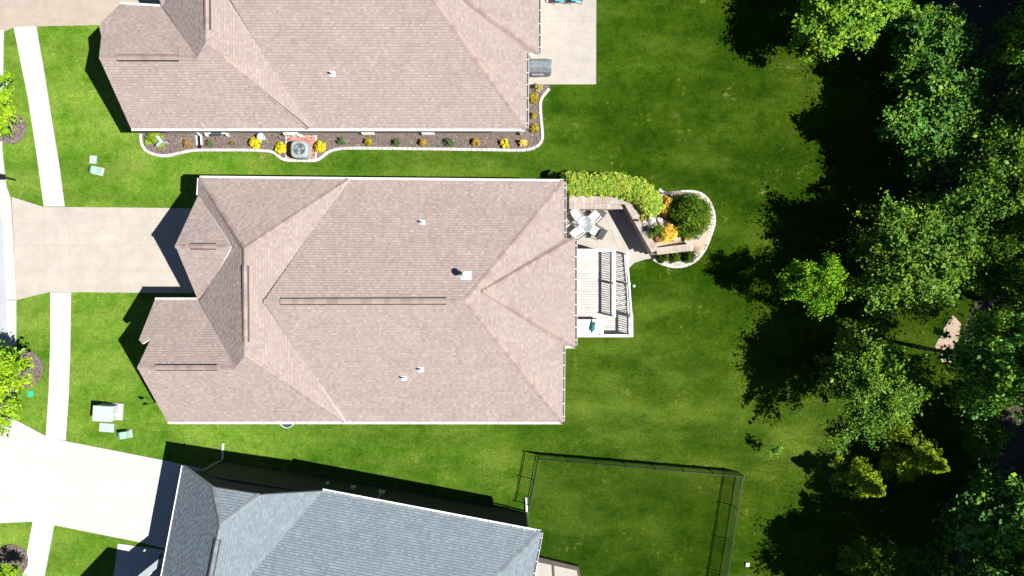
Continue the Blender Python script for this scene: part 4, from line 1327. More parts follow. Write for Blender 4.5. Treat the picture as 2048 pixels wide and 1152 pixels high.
GRN = [(0.07, 0.13, 0.04), (0.11, 0.17, 0.06), (0.15, 0.15, 0.09), (0.06, 0.12, 0.06)]
TAN = [(0.22, 0.18, 0.08), (0.28, 0.20, 0.10), (0.18, 0.17, 0.06)]
LIMES = [(0.22, 0.34, 0.02), (0.28, 0.40, 0.03), (0.18, 0.30, 0.03)]
CREAM = [(0.66, 0.50, 0.10), (0.72, 0.58, 0.20), (0.60, 0.42, 0.06)]
PALE = [(0.36, 0.34, 0.10), (0.44, 0.40, 0.16), (0.30, 0.28, 0.07)]
G1 = 'small shrubs in the mulch bed of the top house'
shrub(305, 275, 19, 0.75, LIMES, 'wide lime-green shrub at the left end of the mulch bed', G1, K=60, per=40, sy=0.62)
shrub(297, 286, 8, 0.25, LIMES, 'low lime-green tuft below the wide lime shrub, by the edging curve', G1, K=14)
shrub(321, 291, 9, 0.3, LIMES, 'low lime-green tuft beside the grey heron statue', G1, K=16)
shrub(374, 286, 10, 0.35, REDG, 'red and green shrub left of the drain channel', G1)
shrub(420, 286, 10, 0.35, GRN, 'sparse green shrub just right of the drain channel', G1, K=22, per=20)
shrub(466, 286, 7, 0.3, TAN, 'tiny tan shrub between the drain channel and the stone urn', G1, K=14, per=18)
shrub(510, 284, 14, 0.5, YEL, 'yellow shrub beside the stone urn', G1, K=44, per=42)
shrub(560, 295, 13, 0.5, YEL, 'yellow shrub touching the left side of the air conditioner pad', G1, K=40, per=42)
shrub(641, 294, 14, 0.55, YEL, 'yellow shrub at the right side of the red brick pad', G1, K=44, per=42)
shrub(683, 282, 10, 0.35, GRN, 'sparse green shrub where the edging bends, right of the brick pad', G1, K=22, per=20)
shrub(737, 284, 9, 0.4, GOLD, 'gold shrub below the left wall vent', G1)
shrub(793, 285, 10, 0.4, GRN, 'sparse green shrub between two gold shrubs, left of the right wall vent', G1, K=22, per=20)
shrub(845, 284, 8, 0.4, GOLDR, 'gold shrub below the right wall vent', G1)
shrub(897, 285, 11, 0.4, GRN, 'bluish green shrub right of the right wall vent', G1, K=26, per=24)
shrub(952, 284, 9, 0.4, GOLDR, 'gold and red shrub, third from the right end of the bed row', G1)
shrub(1009, 286, 10.5, 0.45, YEL, 'yellow shrub, second from the right end of the bed row', G1, K=34, per=42)
shrub(1046, 285, 9.5, 0.45, CREAM, 'cream-yellow shrub at the corner of the top house', G1, K=34, per=42)
shrub(1077, 174, 10, 0.45, PALE, 'pale dried shrub at the corner of the patio slab', G1)
shrub(1069, 196, 11, 0.4, GOLD, 'olive shrub half under the eave, next to the pale dried shrub', G1)
shrub(1067, 231, 7, 0.3, GOLD, 'smallest olive tuft under the east eave of the top house', G1, K=16)
shrub(1068, 256, 10, 0.4, GOLD, 'olive shrub under the eave nearest the corner of the top house', G1)

# garden of the middle house
def bed_shrub(px, py, z, rpx, h, cols, label, K, per, size, sy=1.0, name='shrub', grp=None):
    return shrub(px, py, rpx, h, cols, label, grp, z, K, per, size, name, 0.45, sy)
HEDGEC = [(0.28, 0.40, 0.045), (0.37, 0.46, 0.055), (0.20, 0.35, 0.04), (0.44, 0.46, 0.05), (0.13, 0.28, 0.04)]
HED = smooth([(1138, 368), (1180, 369), (1225, 370), (1262, 377), (1288, 392), (1302, 412)], 8)
hr = empty('hedge', at(1230, 375, 0), 'big clipped yellow-green hedge curving from the middle house to the rock garden', 'hedge')
cs, rs = [], []
for i in range(1000):
    t = R.random() * (len(HED) - 1); k = int(t); f_ = t - k
    k2 = min(k + 1, len(HED) - 1)
    x = HED[k][0] * (1 - f_) + HED[k2][0] * f_; y = HED[k][1] * (1 - f_) + HED[k2][1] * f_
    wpx = 25 if t < 24 else 27
    q = R.uniform(0, 6.28); rr = math.sqrt(R.random()); zt = 2.1
    dx, dy = math.cos(q) * rr * wpx * 0.92, math.sin(q) * rr * wpx * 0.92
    zz = 0.7 + (zt - 0.7) * math.sqrt(max(0, 1 - (rr * 0.92) ** 2.6)) * R.uniform(0.92, 1.0)
    pp = at(x + dx, y + dy, zz); cs.append(pp); rs.append(R.uniform(0.14, 0.20))
C = np.array([[p.x, p.y, p.z] for p in cs]); o3 = np.array(origin(hr))
P, cl = leaves(C - o3, np.array(rs), 50, 0.045, HEDGEC, 0.5)
place('foliage', quads('foliage', P, cl, M['shrub']), origin(hr), 0, hr)
mb = MB()
for i in range(0, len(HED), 3):
    p = at(HED[i][0], HED[i][1], 0.0)
    mb.cyl((p.x, p.y, -0.05), (p.x + R.uniform(-.3, .3), p.y + R.uniform(-.3, .3), 1.7), 0.04, 0.02, 6)
mb.build('stem', M['bark'], hr)
ORG = [(0.62, 0.36, 0.04), (0.70, 0.47, 0.06), (0.55, 0.30, 0.05), (0.72, 0.55, 0.10)]
ORG2 = [(0.74, 0.52, 0.06), (0.80, 0.60, 0.10), (0.62, 0.34, 0.06)]
EVG = [(0.03, 0.085, 0.004), (0.05, 0.12, 0.005), (0.075, 0.155, 0.006), (0.14, 0.21, 0.008)]
BOX = [(0.05, 0.10, 0.006), (0.07, 0.13, 0.008), (0.035, 0.075, 0.006)]
bed_shrub(1333, 413, 0.7, 21, 1.0, ORG, 'orange-yellow barberry between the hedge and the big round evergreen', 70, 46, 0.045, 1.15)
bed_shrub(1336, 466, 1.1, 25, 0.9, ORG2, 'golden barberry behind the short wall arm', 80, 46, 0.045, 0.85)
bed_shrub(1313, 478, 1.3, 9, 0.4, REDG, 'small reddish barberry in the corner of the walls', 18, 26, 0.04)
bed_shrub(1382, 430, 0.35, 51, 2.7, EVG, 'big round dark evergreen at the right end of the rock garden', 380, 74, 0.048)
spruce('dwarf_conifer', 1.0, 0.42, Vector((at(1308, 462, 1.4).x, at(1308, 462, 1.4).y, 1.36)), 'dwarf green cone conifer beside the pale boulders', [(0.05, 0.11, 0.01), (0.08, 0.16, 0.012)], size=0.04, per=50)
bed_shrub(1286, 437, 1.36, 7, 0.25, GOLD, 'small yellow ground plant under the hedge end', 14, 26, 0.035)
bed_shrub(1374, 477, 0.8, 8, 0.25, GOLD, 'small yellow ground plant below the round evergreen', 14, 26, 0.035)
bed_shrub(1301, 470, 1.36, 7, 0.2, LIMES, 'lime ground cover along the capstones', 14, 26, 0.03, 1.6)
G2 = 'clipped boxwoods below the short wall arm'
bed_shrub(1326, 513, 0.03, 14.5, 0.85, BOX, 'left of the three clipped boxwoods, nearest the wall corner', 46, 44, 0.035, 1.0, grp=G2)
bed_shrub(1351, 513, 0.03, 14.5, 0.85, BOX, 'middle of the three clipped boxwoods below the short wall arm', 46, 44, 0.035, 1.0, grp=G2)
bed_shrub(1379, 512, 0.03, 16, 0.95, BOX, 'right and largest of the three clipped boxwoods, by the pebbles', 54, 44, 0.035, 1.0, grp=G2)
shrub(322, 1118, 9, 0.6, GRN, 'dark shrub in the shaded entry of the grey house', None, 0.0)
shrub(1104, 351, 12, 0.8, MAPLE_D, 'dark shrub in the shade at the corner of the middle house, left of the hedge', None, 0.0, K=40, per=40, size=0.045)

# ------------------------------------------------------------------ patio set
TC = at(1174, 448, 0.72)
pt = empty('patio_table', (TC.x, TC.y, 0.03), 'round glass patio table among the four pale chairs', 'table')
mb = MB(); mb.lathe((TC.x, TC.y, 0.72), [(0.001, 0), (0.46, 0), (0.47, 0.012), (0.001, 0.013)], 32); mb.build('glass_top', M['glass'], pt)
mb = MB(); mb.lathe((TC.x, TC.y, 0.70), [(0.46, 0), (0.48, 0), (0.48, 0.03), (0.46, 0.03), (0.46, 0)], 32); mb.build('rim', M['galv'], pt)
for k in range(4):
    q = math.pi / 4 + k * math.pi / 2; mb = MB(); mb.cyl((TC.x + .42 * math.cos(q), TC.y + .42 * math.sin(q), 0.03), (TC.x + .3 * math.cos(q), TC.y + .3 * math.sin(q), 0.70), 0.02, n=8); mb.build('leg', M['frame'], pt)
def sling_chair(px, py, ang, label, group='sling chairs around the glass table', smat='sling', scale=1.18, z0=0.03):
    p = at(px, py, 0.45); b = Vector((p.x, p.y, z0))
    root = empty('patio_chair', b, label, 'chair', group)
    Mz = Matrix.Translation(b) @ Matrix.Rotation(ang, 4, 'Z') @ Matrix.Scale(scale, 4)
    def T(v): return Mz @ Vector(v)
    # +x is the way the sitter faces
    def slab(pts, w, th, name, mat):
        mb = MB(); v = []
        for x, z in pts: v += [T((x, -w, z)), T((x, w, z)), T((x, -w, z - th)), T((x, w, z - th))]
        fs = []
        for i in range(len(pts) - 1):
            a = i * 4; fs += [(a, a + 4, a + 5, a + 1), (a + 2, a + 3, a + 7, a + 6), (a, a + 2, a + 6, a + 4), (a + 1, a + 5, a + 7, a + 3)]
        n = len(pts) * 4; fs += [(0, 1, 3, 2), (n - 4, n - 2, n - 1, n - 3)]
        mb.add(v, fs); return mb.build(name, mat, root)
    slab([(0.26, 0.42), (0.22, 0.44), (0.0, 0.42), (-0.22, 0.40)], 0.25, 0.02, 'seat', M[smat])
    slab([(-0.23, 0.42), (-0.33, 0.66), (-0.41, 0.90), (-0.45, 0.95)], 0.25, 0.02, 'backrest', M[smat])
    for s in (-1, 1):
        for nm, pts in (('leg', [(0.26, 0.0), (0.24, 0.42)]), ('leg', [(-0.34, 0.0), (-0.20, 0.42)])):
            mb = MB(); mb.beam(T((pts[0][0], s * 0.28, pts[0][1])), T((pts[1][0], s * 0.28, pts[1][1])), 0.03, 0.03); mb.build(nm, M['frame'], root)
        mb = MB(); mb.beam(T((0.25, s * 0.29, 0.62)), T((-0.30, s * 0.29, 0.64)), 0.05, 0.03); mb.beam(T((0.25, s * 0.29, 0.42)), T((0.25, s * 0.29, 0.62)), 0.03, 0.03); mb.build('armrest', M['frame'], root)
        mb = MB(); mb.beam(T((0.26, s * 0.27, 0.42)), T((-0.22, s * 0.27, 0.40)), 0.03, 0.03); mb.beam(T((-0.22, s * 0.27, 0.40)), T((-0.45, s * 0.27, 0.95)), 0.03, 0.03); mb.build('side_frame', M['frame'], root)
    return root
sling_chair(1157, 433, math.radians(-52), 'pale sling chair at the upper left of the glass table, by the eave')
sling_chair(1191, 433, math.radians(-135), 'pale sling chair at the upper right of the glass table')
sling_chair(1157, 464, math.radians(38), 'pale sling chair at the lower left of the glass table, by the eave')
sling_chair(1192, 463, math.radians(148), 'pale sling chair at the lower right of the glass table, tipped toward the wall')
# top patio chairs
sling_chair(1121, -7, math.radians(-90), 'blue-cushioned chair cut off by the top edge, the left one of the pair', 'blue chairs on the top patio', 'blue')
sling_chair(1153, -7, math.radians(-90), 'blue-cushioned chair cut off by the top edge, the right one of the pair', 'blue chairs on the top patio', 'blue')
# covered grill
gp = at(1082, 134, 0.6); gr = empty('covered_grill', (gp.x, gp.y, 0.03), 'grill under a grey fabric cover at the house corner on the top patio', 'grill')
mb = MB(); v = []
sec = [(-0.95, 0.03, 0.42), (-0.9, 0.55, 0.42), (-0.8, 0.95, 0.40), (-0.2, 1.16, 0.22), (0.45, 1.12, 0.22), (0.55, 0.85, 0.36)]
prof = [(0.03, 0.44), (0.55, 0.45), (0.88, 0.40), (1.10, 0.20), (1.12, 0.0)]
xs = [-0.78, -0.55, -0.2, 0.2, 0.45, 0.6]
sc_ = [0.92, 1.0, 1.02, 1.02, 0.98, 0.86]
for x, s in zip(xs, sc_):
    ring_ = []
    for z, y in prof: ring_.append((gp.x + x, gp.y - y * s + R.uniform(-.015, .015), 0.03 + z * (0.97 + 0.03 * s) + R.uniform(-.01, .01)))
    for z, y in prof[-2::-1]: ring_.append((gp.x + x, gp.y + y * s + R.uniform(-.015, .015), 0.03 + z * (0.97 + 0.03 * s) + R.uniform(-.01, .01)))
    v += ring_
n = 9; fs = []
for i in range(len(xs) - 1):
    for j in range(n - 1):
        a = i * n + j; fs.append((a, a + n, a + n + 1, a + 1))
fs += [tuple(range(n)), tuple(range((len(xs) - 1) * n + n - 1, (len(xs) - 1) * n - 1, -1))]
mb.add(v, fs); mb.build('cover', M['grillcover'], gr)
mb = MB(); mb.box((gp.x - 0.2, gp.y - 0.52, 0.80), (0.7, 0.12, 0.04)); mb.build('side_shelf', M['grillcover'], gr)

# ------------------------------------------------------------------ air conditioner on brick pad
pc = at(603, 295); 
pad = empty('brick_pad', at(602, 295), kind='structure')
P0 = at(575.5, 320); P1 = at(630, 271)
mb = MB(); mb.prism([(P0.x, P0.y), (P1.x, P0.y), (P1.x, P1.y), (P0.x, P1.y)], -0.04, 0.045); mb.build('sand_bed', M['joint'], pad)
bm_ = MB().box((0, 0, 0), (0.195, 0.093, 0.06)).mesh('brick', M['brick'])
ny = int((P1.y - P0.y) / 0.10)
for j in range(ny):
    nx = int((P1.x - P0.x) / 0.205)
    for i in range(nx):
        x = P0.x + 0.10 + i * 0.205 + (0.10 if j % 2 and i < nx - 1 else 0); y = P0.y + 0.05 + j * 0.10
        place('brick', bm_, (x, y, 0.032 + R.uniform(-.004, .004)), R.uniform(-.02, .02), pad)
for x in (P0.x - 0.07, P1.x + 0.07):
    for j in range(5):
        L = (P1.y - P0.y) / 5; mb = MB(); c = Vector((x, P0.y + (j + .5) * L, 0.03)); mb.box(c, (0.1, L - 0.015, 0.09)); mb.build('edging_block', M['edging'], pad, loc=c)
ac_c = at(598, 298, 0.85); ac = empty('air_conditioner', (ac_c.x + .02, ac_c.y, 0.06), 'square grey air conditioner with a round fan on the red brick pad', 'air conditioner')
def rrect(s, r, n=4):
    pts = []
    for cx, cy, q0 in ((s - r, s - r, 0), (-s + r, s - r, 90), (-s + r, -s + r, 180), (s - r, -s + r, 270)):
        for i in range(n + 1):
            q = math.radians(q0 + 90 * i / n); pts.append((cx + r * math.cos(q), cy + r * math.sin(q)))
    return pts
cx, cy = ac_c.x, ac_c.y
mb = MB(); n = 20; tilt = 0.06
bot = rrect(0.52, 0.26); top = rrect(0.50, 0.28)
v = [(cx + x, cy + y, 0.06) for x, y in bot] + [(cx + x, cy + y, 0.80) for x, y in top] + [(cx + x * .9, cy + y * .9, 0.84) for x, y in top]
circ = [(cx + 0.37 * math.cos(math.radians(360 * i / n + 9)), cy + 0.37 * math.sin(math.radians(360 * i / n + 9)), 0.85) for i in range(n)]
v += circ + [(x, y, 0.70) for x, y, z in circ]
fs = []
for k in range(4):
    for i in range(n):
        j = (i + 1) % n; fs.append((k * n + i, k * n + j, (k + 1) * n + j, (k + 1) * n + i))
mb.add(v, fs); mb.build('cabinet', M['acgrey'], ac)
mb = MB(); mb.lathe((cx, cy, 0.70), [(0.001, 0), (0.375, 0.0)], 20); mb.build('fan_shroud', M['acdark'], ac)
for k in range(3):
    mb = MB(); q0 = k * 2.094 + 0.4
    p_ = [(0.07, q0 - .3), (0.33, q0 - .46), (0.35, q0 + .36), (0.07, q0 + .3)]
    vv = [(cx + r_ * math.cos(q), cy + r_ * math.sin(q), 0.745 + (0.03 if i in (1, 0) else -0.01)) for i, (r_, q) in enumerate(p_)]
    mb.add(vv + [(x, y, z - 0.012) for x, y, z in vv], [(0, 1, 2, 3), (7, 6, 5, 4), (0, 4, 5, 1), (1, 5, 6, 2), (2, 6, 7, 3), (3, 7, 4, 0)]); mb.build('fan_blade', M['acfan'], ac)
mb = MB(); mb.lathe((cx, cy, 0.73), [(0.08, 0), (0.08, 0.06), (0.001, 0.07)], 14); mb.build('fan_hub', M['acfan'], ac)
mb = MB()
for r_ in (0.12, 0.20, 0.28, 0.36):
    mb.lathe((cx, cy, 0.855), [(r_ - .006, 0), (r_ + .006, 0), (r_ + .006, .01), (r_ - .006, .01), (r_ - .006, 0)], 24)
for k in range(8):
    q = k * math.pi / 4; mb.beam((cx + .08 * math.cos(q), cy + .08 * math.sin(q), .86), (cx + .38 * math.cos(q), cy + .38 * math.sin(q), .86), 0.012, 0.008)
mb.build('fan_grille', M['acgrey'], ac)
lm = MB().box((0, 0, 0), (0.02, 0.66, 0.05)).mesh('louvre', M['acgrey'])
for k in range(8): place('louvre', lm, (cx + 0.515, cy, 0.14 + k * 0.08), 0, ac)

# other things in the top bed
dc = empty('drain_channel', at(400, 287), 'dark drain channel between two white strips crossing the mulch bed', 'drain')
a, b = at(399, 272), at(400, 300.5)
for dx, mat, nm in ((-0.14, 'white', 'side_strip'), (0.14, 'white', 'side_strip')):
    mb = MB(); mb.beam((a.x + dx, a.y, 0.07), (b.x + dx, b.y + 0.3, 0.07), 0.07, 0.14); mb.build(nm, M[mat], dc)
mb = MB(); mb.beam((a.x, a.y, 0.05), (b.x, b.y, 0.05), 0.2, 0.06); mb.build('channel_floor', M['black'], dc)
# heron statue
hp_ = at(328, 285, 0.3); hs = empty('heron_statue', (hp_.x, hp_.y, 0.035), 'grey metal heron statue with spread wings in the mulch bed', 'statue')
mb = MB(); mb.tube([hp_ + Vector((-.35, .12, .1)), hp_ + Vector((-.1, .05, .2)), hp_ + Vector((.12, -.05, .2)), hp_ + Vector((.22, -.02, .45)), hp_ + Vector((.36, -.1, .5)), hp_ + Vector((.55, -.16, .47))], [0.02, 0.09, 0.08, 0.03, 0.035, 0.006], 8); mb.build('body', M['galv'], hs)
for s in (-1, 1):
    mb = MB(); b0 = hp_ + Vector((0, 0.02, .24)); mb.add([b0, b0 + Vector((-.12, s * .32, .12)), b0 + Vector((-.38, s * .30, .06)), b0 + Vector((-.25, s * .06, 0)), b0 - Vector((0, 0, .03))], [(0, 1, 2, 3), (4, 3, 2, 1), (0, 4, 1), (0, 3, 4)]); mb.build('wing', M['galv'], hs)
    mb = MB(); mb.cyl(hp_ + Vector((0.02, s * 0.04, -0.27)), hp_ + Vector((0.0, s * 0.04, 0.15)), 0.012, n=6); mb.build('leg', M['galv'], hs)
up_ = at(524, 275, 0.3); ur = empty('stone_urn', (up_.x, up_.y, 0.035), 'pale stone urn by the wall behind the yellow shrub', 'urn')
mb = MB(); mb.lathe((up_.x, up_.y, 0.035), [(0.001, 0), (0.13, 0), (0.13, 0.05), (0.07, 0.12), (0.14, 0.22), (0.2, 0.42), (0.23, 0.5), (0.19, 0.5), (0.15, 0.4), (0.001, 0.38)], 16); mb.build('bowl', M['galv'], ur, smooth=True)
hp2 = at(578, 268, 0.35); hz = empty('hose_reel', (hp2.x, hp2.y, 0.035), 'white hose reel with a dark looped hose beside the wall, above the air conditioner', 'hose reel')
mb = MB(); mb.box((hp2.x, hp2.y + .05, 0.33), (0.55, 0.28, 0.5)); mb.build('case', M['white'], hz)
mb = MB()
prev = None
for i in range(26):
    q = 2.2 + i * 0.2; pp = Vector((hp2.x - 0.35 + 0.42 * math.cos(q), hp2.y - 0.02 + 0.3 * math.sin(q), 0.06))
    if prev is not None: mb.cyl(prev, pp, 0.02, n=6)
    prev = pp
mb.build('hose', M['black'], hz)
mb = MB(); mb.beam((hp2.x + 0.28, hp2.y + .1, 0.5), (hp2.x + 0.75, hp2.y - 0.12, 0.25), 0.1, 0.06); mb.build('handle', M['galv'], hz)
tl_ = at(428, 266, 0.5); tr = empty('garden_tools', (tl_.x, tl_.y, 0.035), 'grey bench with a dark cushion against the wall right of the drain channel', 'bench')
mb = MB(); mb.box((tl_.x - 0.35, tl_.y + .06, 0.42), (0.5, 0.22, 0.05)); mb.box((tl_.x + .55, tl_.y + .04, .42), (0.35, .18, .05)); mb.build('seat', M['galv'], tr)
mb = MB(); mb.box((tl_.x + 0.12, tl_.y - 0.02, 0.46), (0.6, 0.26, 0.10)); mb.build('cushion', M['acdark'], tr)
for x in (-0.55, 0.7):
    mb = MB(); mb.box((tl_.x + x, tl_.y, 0.22), (0.06, 0.28, 0.38)); mb.build('leg', M['white'], tr)
dsn = at(385, 266, 0.4)
mb = MB(); mb.beam(Vector((dsn.x - .5, dsn.y + .35, 2.9)), Vector((dsn.x + .25, dsn.y + .1, 0.5)), 0.08, 0.07); mb.beam(Vector((dsn.x + .25, dsn.y + .1, 0.52)), Vector((dsn.x + .4, dsn.y - .12, 0.1)), 0.09, 0.07); mb.build('downspout', M['white'], house_n)
dsn = at(1043, 267, 0.4)
mb = MB(); mb.beam(Vector((dsn.x, dsn.y + .18, 3.0)), Vector((dsn.x, dsn.y + .02, 0.25)), 0.16, 0.12, up=(1, 0, 0)); mb.build('downspout', M['white'], house_n)
for px, lb in ((736, 'left'), (856, 'right')):
    q = at(px, 270, 0.4); wv_ = empty('wall_vent', (q.x, VN['SW'].y + .40, 0.35), 'low white louvred vent on the south wall of the top house, the %s one' % lb, 'vent', 'low wall vents of the top house')
    for k in range(5):
        mb = MB(); mb.box((q.x, VN['SW'].y + 0.38, 0.22 + k * 0.09), (0.72, 0.08, 0.05)); mb.build('louvre', M['white'], wv_)

# ------------------------------------------------------------------ utilities on the front lawn
tx = at(224, 824, 0); tf = empty('transformer', at(220, 823), 'large pale grey-green utility transformer on its concrete pad', 'utility box')
rz = math.radians(-4)
padc = at(222, 823)
mb = MB(); mb.box((padc.x + 0.12, padc.y + .02, 0.04), (1.26, 1.0, 0.10), rz); mb.build('concrete_pad', M['kerb'], tf)
tc = at(220, 822.5)
mb = MB()
Mz = Matrix.Translation((tc.x + .03, tc.y, 0.11)) @ Matrix.Rotation(rz, 4, 'Z')
L_, W_ = 0.53, 0.44
prof = [(-L_, 0), (-L_, 0.74), (0.38, 0.74), (L_, 0.60), (L_, 0)]
v = [Mz @ Vector((x, -W_, z)) for x, z in prof] + [Mz @ Vector((x, W_, z)) for x, z in prof]
mb.add(v, [(0, 1, 2, 3, 4)[::-1], (5, 6, 7, 8, 9), (0, 5, 6, 1)[::-1], (1, 6, 7, 2)[::-1], (2, 7, 8, 3)[::-1], (3, 8, 9, 4)[::-1]]); mb.build('cabinet', M['padgrey'], tf)
mb = MB(); mb.box(None, (1.0, 0.92, 0.03), M=Mz @ Matrix.Translation((-0.06, 0, 0.757))); mb.build('lid', M['padgrey'], tf)
mb = MB(); mb.box(None, (0.05, 0.14, 0.16), M=Mz @ Matrix.Translation((L_ + 0.03, -0.05, 0.35))); mb.build('latch', M['white'], tf)
for nm, px, py, sx, sy, lb in (('vault_lid', 215.5, 855, 0.82, 0.5, 'flat grey vault lid in the grass below the transformer'), ('vault_lid', 188.5, 319.5, 0.34, 0.46, 'small flat grey vault lid above the green pedestal')):
    q = at(px, py); rt = empty(nm, q, lb, 'utility lid')
    mb = MB(); mb.box((q.x - .04, q.y, 0.02), (sx + 0.06, sy + .02, 0.08), rz); mb.build('frame', M['kerb'], rt)
    mb = MB(); mb.box((q.x + .02, q.y, 0.045), (sx - 0.04, sy - 0.04, 0.05), rz); mb.build('lid', M['lid'], rt)
def pedestal(px, py, rz, lb):
    q = at(px, py); rt = empty('utility_pedestal', q, lb, 'utility box', 'green cable pedestals on the front lawns')
    mb = MB(); Mz = Matrix.Translation(q) @ Matrix.Rotation(rz, 4, 'Z')
    sec = [(-0.30, 0.0), (-0.28, 0.42), (-0.10, 0.55), (0.22, 0.48), (0.30, 0.0)]
    v = [Mz @ Vector((x, -0.2, z)) for x, z in sec] + [Mz @ Vector((x, 0.2, z)) for x, z in sec]
    mb.add(v, [(4, 3, 2, 1, 0), (5, 6, 7, 8, 9), (0, 1, 6, 5), (1, 2, 7, 6), (2, 3, 8, 7), (3, 4, 9, 8)]); mb.build('cover', M['padgreen'], rt)
    mb = MB(); mb.box(None, (0.72, 0.48, 0.06), M=Mz @ Matrix.Translation((0, 0, 0.02))); mb.build('base', M['kerb'], rt)
pedestal(253, 868, math.radians(8), 'pale green cable pedestal below the transformer')
pedestal(196, 342, math.radians(-12), 'pale green cable pedestal on the lawn above the middle driveway')
q = at(62, 787.5); mb = MB(); mb.box((q.x, q.y, 0.025), (0.32, 0.36, 0.07)); mb.box((q.x, q.y, 0.063), (0.2, 0.04, 0.012)); o = mb.build('valve_cover', M['green'], None, loc=q); tag(o, 'bright green square valve cover beside the street tree', 'valve cover')
q = at(12, 166); mb = MB(); mb.lathe((q.x, q.y, 0), [(0.13, -0.02), (0.13, 0.05), (0.1, 0.08), (0.001, 0.09)], 16); o = mb.build('water_lid', M['galv'], None, loc=q); tag(o, 'small round metal water lid in the verge by the street', 'utility lid')
# mailbox
mq = at(31, 360); mr = empty('mailbox', mq, 'black mailbox on a post at the left edge by the kerb', 'mailbox')
mb = MB(); mb.box((mq.x, mq.y, 0.5), (0.09, 0.09, 1.0)); mb.build('post', M['black'], mr)
mb = MB()
v = []
for x in (-0.42, 0.12):
    for k in range(9):
        q_ = math.pi * k / 8; v.append((mq.x + x, mq.y + 0.15 * math.cos(q_), 1.12 + 0.14 * math.sin(q_)))
    v += [(mq.x + x, mq.y - 0.15, 1.0), (mq.x + x, mq.y + 0.15, 1.0)]
n = 11; fs = [(i, (i + 1) % n, n + (i + 1) % n, n + i) for i in range(n)] + [tuple(range(n)), tuple(range(2 * n - 1, n - 1, -1))]
mb.add(v, fs); mb.build('box', M['black'], mr)
mb = MB(); mb.box((mq.x - 0.1, mq.y + 0.17, 1.2), (0.16, 0.02, 0.1)); mb.build('flag', M['teal'], mr)
# window well at the south wall of the middle house
q = at(575, 846); ww = empty('window_well', q, 'round corrugated window well under the south eave of the middle house', 'window well')
mb = MB(); ring1 = []
ys = q.y + 0.18
n = 18; v = []
for k in range(n + 1):
    t = math.pi * k / n; w = 1 + 0.02 * (k % 2)
    for rr, z in ((0.42 * w, 0.15), (0.47 * w, 0.15), (0.42 * w, -0.05), (0.47 * w, -0.05)):
        v.append((q.x - rr * math.cos(t), ys - rr * 0.98 * math.sin(t), z))
fs = []
for k in range(n):
    a = k * 4; fs += [(a, a + 4, a + 5, a + 1), (a, a + 2, a + 6, a + 4), (a + 1, a + 5, a + 7, a + 3)]
mb.add(v, fs); mb.build('liner', M['galv'], ww)
mb = MB(); mb.prism([(q.x - .40 * math.cos(math.pi * k / 12), ys - .01 - .38 * math.sin(math.pi * k / 12)) for k in range(13)], -0.04, 0.03); mb.build('gravel', M['acdark'], ww)
# black lantern post ornament by the south-west corner of the middle house
q = at(318, 802); lp = empty('shepherd_hook', q, 'black shepherd hook with a hanging lantern by the front corner of the middle house', 'garden hook')
mb = MB(); mb.cyl(q, q + Vector((0, 0, 1.3)), 0.015, n=6)
pr_ = None
for k in range(9):
    t = math.pi * k / 8; pp = q + Vector((-0.15 + 0.15 * math.cos(t), 0, 1.3 + 0.15 * math.sin(t)))
    if pr_ is not None: mb.cyl(pr_, pp, 0.012, n=6)
    pr_ = pp
mb.build('hook', M['black'], lp)
mb = MB(); mb.lathe(q + Vector((-.3, 0, 0.95)), [(0.001, 0), (0.08, 0), (0.09, 0.2), (0.04, 0.27), (0.001, 0.3)], 8); mb.build('lantern', M['black'], lp)

# ------------------------------------------------------------------ black fence
fence = empty('fence', at(1280, 930), 'black metal picket fence around the grey house backyard', 'fence')
FH = 1.22
A0 = at(1057, 1008); A1 = at(1075.5, 909); A2_ = at(1475, 943.5); A3 = at(1432, 1210)
pk = MB().box((0, 0, 0.58), (0.022, 0.022, 1.10)).mesh('picket', M['fence'])
pk2 = MB().box((0, 0, FH / 2), (0.055, 0.055, FH)).box((0, 0, FH + 0.01), (0.075, 0.075, 0.02)).mesh('fence_post', M['fence'])
def fence_run(a, b, step, first=True):
    d = b - a; L = d.length; d = d / L; rz = math.atan2(d.y, d.x)
    n = max(1, round(L / step))
    for i in range(n + 1):
        if i == 0 and not first: continue
        place('fence_post', pk2, a + d * (L * i / n), rz, fence)
    for i in range(n):
        s0 = a + d * (L * i / n + 0.03); s1 = a + d * (L * (i + 1) / n - 0.03)
        for z in (0.14, 1.02, 1.14):
            mb = MB(); mb.beam(s0 + Vector((0, 0, z)), s1 + Vector((0, 0, z)), 0.026, 0.03); mb.build('fence_rail', M['fence'], fence, loc=s0)
        m_ = round((s1 - s0).length / 0.115)
        for j in range(1, m_):
            p_ = s0.lerp(s1, j / m_)
            if in_view(p_, 20): place('picket', pk, p_, rz, fence)
fence_run(A0, A1, 1.5)
fence_run(A1, A2_, 1.85, False)
fence_run(A2_, A3, 1.85, False)

# low pale deck with a dark border behind the grey house
pgp = at(1115, 1150); pg = empty('low_deck', (pgp.x, pgp.y, 0), 'low cream deck with a dark border behind the grey house', 'deck')
PZ = 0.42
q = [at(1040, 1106, PZ), at(1157, 1134, PZ), at(1178, 1230, PZ), at(1030, 1230, PZ)]
mb = MB(); mb.prism([(p.x, p.y) for p in q], 0.0, PZ - 0.03); mb.build('deck_base', M['frame'], pg)
for t0, t1 in ((0.0, 0.53), (0.575, 0.955)):
    a0, a1 = q[0].lerp(q[1], t0), q[0].lerp(q[1], t1); b0, b1 = q[3].lerp(q[2], t0), q[3].lerp(q[2], t1)
    a0 = a0.lerp(b0, 0.085); a1 = a1.lerp(b1, 0.085)
    mb = MB(); mb.prism([(p.x, p.y) for p in (a0, a1, b1, b0)], PZ - 0.1, PZ); mb.build('deck_panel', M['patio'], pg)
pat = q
